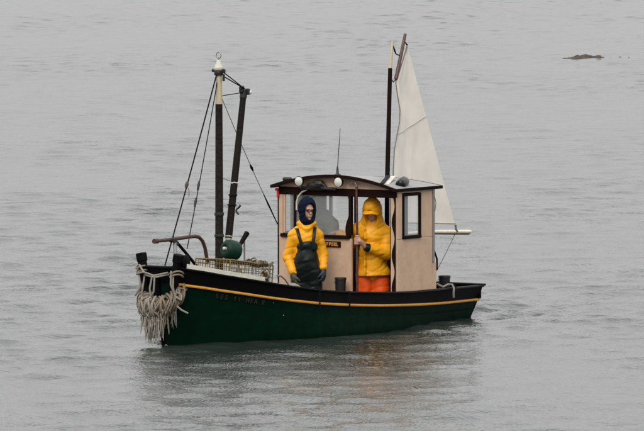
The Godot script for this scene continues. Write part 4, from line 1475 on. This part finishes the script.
func bucket(n: Node3D, r: float, h: float):
	var mb := MB.new()
	mb.lathe(Transform3D(), [Vector2(0.001, 0.001), Vector2(r * 0.82, 0.0), Vector2(r * 0.98, h * 0.92), Vector2(r * 1.06, h * 0.93), Vector2(r * 1.06, h), Vector2(r * 0.95, h), Vector2(r * 0.8, 0.03), Vector2(0.001, 0.03)], 22)
	put(mb, "shell", M.black_rubber, n)
	mb = MB.new()
	var p := []
	for i in 13: p.append(Vector3(cos(PI * i / 12) * r * 1.05, h * 0.93 - 0.05 * sin(PI * i / 12), r * 0.35 + sin(PI * i / 12) * r * 0.75))
	mb.tube(p, 0.004, 5)
	put(mb, "handle", M.grey_metal, n)

# ---------- water, rocks ----------
var tile := PackedFloat32Array()
const TN := 256
const TS := 6.4
func make_tile():
	var rng := RandomNumberGenerator.new()
	rng.seed = 77
	tile.resize(TN * TN); tile.fill(0.0)
	for c in 46:
		var lam := 0.22 * pow(7.0, rng.randf())
		var dir := 1.25 + rng.randfn() * 0.55
		var kx := roundi(TS / lam * cos(dir))
		var kz := roundi(TS / lam * sin(dir))
		if kx == 0 and kz == 0: kz = 3
		var amp := 0.0032 * pow(lam / 0.5, 1.1)
		var ph := rng.randf() * TAU
		for j in TN:
			var a := TAU * kz * j / TN + ph
			var da := TAU * kx / TN
			var o := j * TN
			for i in TN: tile[o + i] += amp * sin(a + da * i)
func tile_at(x: float, z: float) -> float:
	var fx := fposmod(x / TS, 1.0) * TN
	var fz := fposmod(z / TS, 1.0) * TN
	var i := int(fx)
	var j := int(fz)
	var u := fx - i
	var w := fz - j
	i &= TN - 1; j &= TN - 1
	var i2 := (i + 1) & (TN - 1)
	var j2 := ((j + 1) & (TN - 1)) * TN
	j *= TN
	return lerpf(lerpf(tile[j + i], tile[j + i2], u), lerpf(tile[j2 + i], tile[j2 + i2], u), w)
var patch := FastNoiseLite.new()
const AMP := 0.67
func wave(x: float, z: float) -> float:
	var fade := 1.0
	var ax := absf(x)
	if ax > 18.0: fade *= clampf((34.0 - ax) / 16.0, 0, 1)
	if z > 26.0: fade *= clampf((40.0 - z) / 14.0, 0, 1)
	if z < -240.0: fade *= clampf((z + 320.0) / 80.0, 0, 1)
	if fade <= 0.0: return 0.0
	var g := maxf(0.3, 0.75 + 0.9 * patch.get_noise_2d(x, z * 0.45))
	var h := tile_at(x, z) * g
	h += tile_at(x * 0.37 + z * 0.11 + 2.0, z * 0.37 - x * 0.11) * 0.42
	# the boat's wake: choppier water astern and along the quarter
	var dx := x - 2.3
	var dz := z + 4.0
	var wk := exp(-(dx * dx * 0.5 + dz * dz * 0.06))
	if wk > 0.02: h += wk * 1.2 * tile_at(x * 1.7 + 1.0, z * 1.3)
	return h * fade * AMP

func build_water():
	make_tile()
	patch.noise_type = FastNoiseLite.TYPE_SIMPLEX_SMOOTH
	patch.seed = 5; patch.frequency = 0.09; patch.fractal_octaves = 3
	var zs := []
	for z in [400.0, 250.0, 160.0, 110.0, 80.0, 60.0, 50.0, 44.0, 40.0, 37.0, 34.0]: zs.append(z)
	var d := 58.0
	while d < 345.0:
		zs.append(90.0 - d)
		d += clampf(d * d / 75500.0 * 0.85, 0.035, 1.1)
	var st := 3.0
	while d < 4000.0:
		zs.append(90.0 - d); d += st; st *= 1.35
	zs.append(-5000.0)
	var xs := []
	for i in range(-160, 161): xs.append(i * 0.1)
	var x := 16.25
	var sp := 0.3
	while x < 4000.0:
		xs.append(x); xs.push_front(-x)
		sp *= 1.09 if x < 40.0 else 1.5
		x += sp
	var v := PackedVector3Array()
	var n := PackedVector3Array()
	var uv := PackedVector2Array()
	var ix := PackedInt32Array()
	var w := xs.size()
	var inv := BX.affine_inverse()
	var near_r := []
	for j in zs.size():
		if zs[j] <= 31.9 and zs[j] >= -45.0: near_r.append(j)
	var r0: int = near_r[0]
	var r1: int = near_r[-1]
	var c0 := xs.find(-8.0)
	var c1 := c0 + 160
	var e := 0.03
	var addv := func(px: float, pz: float, h: float):
		v.append(Vector3(px, h, pz))
		var wx := px + 1.6 * patch.get_noise_2d(px * 1.7 + 50.0, pz * 0.6)
		var wz := pz + 1.6 * patch.get_noise_2d(px * 1.7, pz * 0.6 + 90.0)
		uv.append(Vector2(wx * 0.83 + wz * 0.56, wz * 0.83 - wx * 0.56) / 3.9)
	for j in zs.size():
		for i in w:
			addv.call(xs[i], zs[j], wave(xs[i], zs[j]))
	for j in zs.size() - 1:
		for i in w - 1:
			if j >= r0 and j < r1 and i >= c0 and i < c1: continue
			var a := j * w + i
			ix.append_array([a, a + w + 1, a + 1, a, a + w, a + w + 1])
	# finer columns round the boat, joined to the rest without gaps
	var base := v.size()
	for j in range(r0, r1 + 1):
		for i in 160:
			var px: float = xs[c0 + i] + 0.05
			var h := wave(px, zs[j])
			if j == r0 or j == r1: h = (v[j * w + c0 + i].y + v[j * w + c0 + i + 1].y) * 0.5
			addv.call(px, zs[j], h)
	for j in range(r0, r1):
		for i in 160:
			var a := j * w + c0 + i
			var m := base + (j - r0) * 160 + i
			var p := inv * Vector3(xs[c0 + i] + 0.05, 0, zs[j])
			if p.x > -2.85 and p.x < 2.8 and absf(p.z) < table(WL, p.x) - 0.13: continue
			ix.append_array([a, m + 160, m, a, a + w, m + 160, m, a + w + 1, a + 1, m, m + 160, a + w + 1])
	# normals from the wave field
	n.resize(v.size())
	for i in v.size():
		var p := v[i]
		if p.z > 41 or p.z < -321 or absf(p.x) > 35:
			n[i] = Vector3.UP
			continue
		var h := wave(p.x, p.z)
		var ez := e if p.z > -60 else 0.06
		n[i] = Vector3(-(wave(p.x + e, p.z) - h) / e, 1.0, -(wave(p.x, p.z + ez) - h) / ez).normalized()
	var arr := []
	arr.resize(Mesh.ARRAY_MAX)
	arr[Mesh.ARRAY_VERTEX] = v; arr[Mesh.ARRAY_NORMAL] = n; arr[Mesh.ARRAY_TEX_UV] = uv; arr[Mesh.ARRAY_INDEX] = ix
	var am := ArrayMesh.new()
	am.add_surface_from_arrays(Mesh.PRIMITIVE_TRIANGLES, arr)
	var o := MeshInstance3D.new()
	o.name = "water"; o.mesh = am
	var m := StandardMaterial3D.new()
	m.albedo_color = lin(0.022, 0.03, 0.027); m.roughness = 0.07; m.metallic_specular = 0.45
	var ns := FastNoiseLite.new()
	ns.noise_type = FastNoiseLite.TYPE_SIMPLEX_SMOOTH
	ns.seed = 3; ns.frequency = 0.05; ns.fractal_octaves = 3
	var im := ns.get_seamless_image(1024, 1024)
	im.convert(Image.FORMAT_RGBA8)
	im.bump_map_to_normal_map(5.0)
	im.generate_mipmaps()
	m.normal_enabled = true; m.normal_texture = ImageTexture.create_from_image(im); m.normal_scale = 0.42
	o.material_override = m
	o.set_meta("kind", "structure")
	add_child(o)

func build_foam():
	var rng := RandomNumberGenerator.new()
	rng.seed = 31
	var mb := MB.new()
	for i in 46:
		var p := 0.0
		var q := Vector3.ZERO
		if i < 14:
			q = L(2.93 + rng.randf_range(-0.1, 0.12), rng.randfn() * 0.09 + 0.03, 0.0)
		else:
			q = L(-3.02 - absf(rng.randfn()) * 0.35, rng.randf_range(-0.5, 0.75), 0.0)
		var w := BX * q
		w.y = wave(w.x, w.z) + 0.003
		var r := rng.randf_range(0.003, 0.008)
		mb.lathe(Transform3D(Basis.from_scale(Vector3(rng.randf_range(1.0, 2.4), 0.45, 1.2)), w), [Vector2(r, -r), Vector2(r, 0), Vector2(r * 0.75, r * 0.6), Vector2(r * 0.3, r * 0.9), Vector2(0.0005, r)], 8)
	var o := put(mb, "foam", M.foam, self)
	o.set_meta("kind", "stuff"); o.set_meta("label", "small flecks of white foam at the boat's stem and stern"); o.set_meta("category", "foam")

func build_rocks():
	var rng := RandomNumberGenerator.new()
	rng.seed = 8
	for a in [[586, 58.0, 64.0, 2.0, "low brown weedy rock ledge awash in the open water", ""], [611, 57.8, 5.0, 0.8, "tiny rock tip breaking the surface beside the weedy ledge", "rock tips"], [619, 57.6, 6.0, 0.7, "tiny rock tip breaking the surface beside the weedy ledge", "rock tips"], [629, 57.4, 7.0, 0.7, "tiny rock tip breaking the surface beside the weedy ledge", "rock tips"]]:
		var r := ray(a[0], a[1])
		var t := -CAM.y / r.y
		var p := CAM + r * t
		var pxm := FPX / t
		var hw: float = a[2] / pxm * 0.5
		var hh: float = a[3] / pxm
		var rock := thing("rock_ledge", a[4], "rock", T(Vector3(p.x, 0, p.z)), a[5])
		var ns := FastNoiseLite.new()
		ns.seed = rng.randi() % 1000; ns.frequency = 2.2; ns.fractal_octaves = 4
		var mb := MB.new()
		var rows := []
		var n := 40
		for j in 25:
			var row := []
			for i in n:
				var an := TAU * i / n
				var rr := 1.0 - j / 24.0
				var q := Vector3(cos(an) * rr * hw, 0, sin(an) * rr * hw * 1.2)
				var prof := pow(1.0 - pow(rr, 1.6), 0.7)
				var lump := 0.75 + 0.9 * ns.get_noise_2d(q.x * 1.2, q.z * 1.2)
				row.append(q + Vector3(ns.get_noise_2d(q.z, q.x) * 0.1, -0.08 + (hh + 0.08) * prof * lump * 1.15, 0))
			rows.append(row)
		mb.grid(rows, true)
		put(mb, "stone", M.rock, rock)

func _ready():
	# camera
	var cam := Camera3D.new()
	cam.name = "camera"
	cam.position = CAM
	cam.rotation = Vector3(-PITCH, 0, 0)
	cam.fov = 3.428765
	cam.near = 1.0; cam.far = 6000.0
	add_child(cam)
	# overcast sky
	var env := Environment.new()
	var sm := ProceduralSkyMaterial.new()
	sm.sky_top_color = Color(1.0, 1.0, 1.0)
	sm.sky_horizon_color = Color(0.628, 0.627, 0.623)
	sm.sky_curve = 0.3
	sm.ground_bottom_color = Color(0.3, 0.32, 0.32); sm.ground_horizon_color = Color(0.628, 0.627, 0.623)
	sm.sun_angle_max = 1.0
	var sky := Sky.new()
	sky.sky_material = sm
	env.background_mode = Environment.BG_SKY
	env.sky = sky
	env.tonemap_mode = Environment.TONE_MAPPER_LINEAR
	env.tonemap_exposure = 1.65
	env.sdfgi_enabled = true; env.ssao_enabled = true; env.ssil_enabled = true
	var we := WorldEnvironment.new()
	we.name = "world_environment"; we.environment = env
	add_child(we)
	var sun := DirectionalLight3D.new()
	sun.name = "sun"
	sun.rotation_degrees = Vector3(-48, -18, 0)
	sun.light_energy = 0.5; sun.light_angular_distance = 40.0; sun.light_color = Color(1.0, 0.98, 0.95)
	sun.shadow_enabled = true
	add_child(sun)
	make_materials()
	build_water()

	build_boat()

	build_people()

	build_gear()

	build_rocks()
	build_foam()
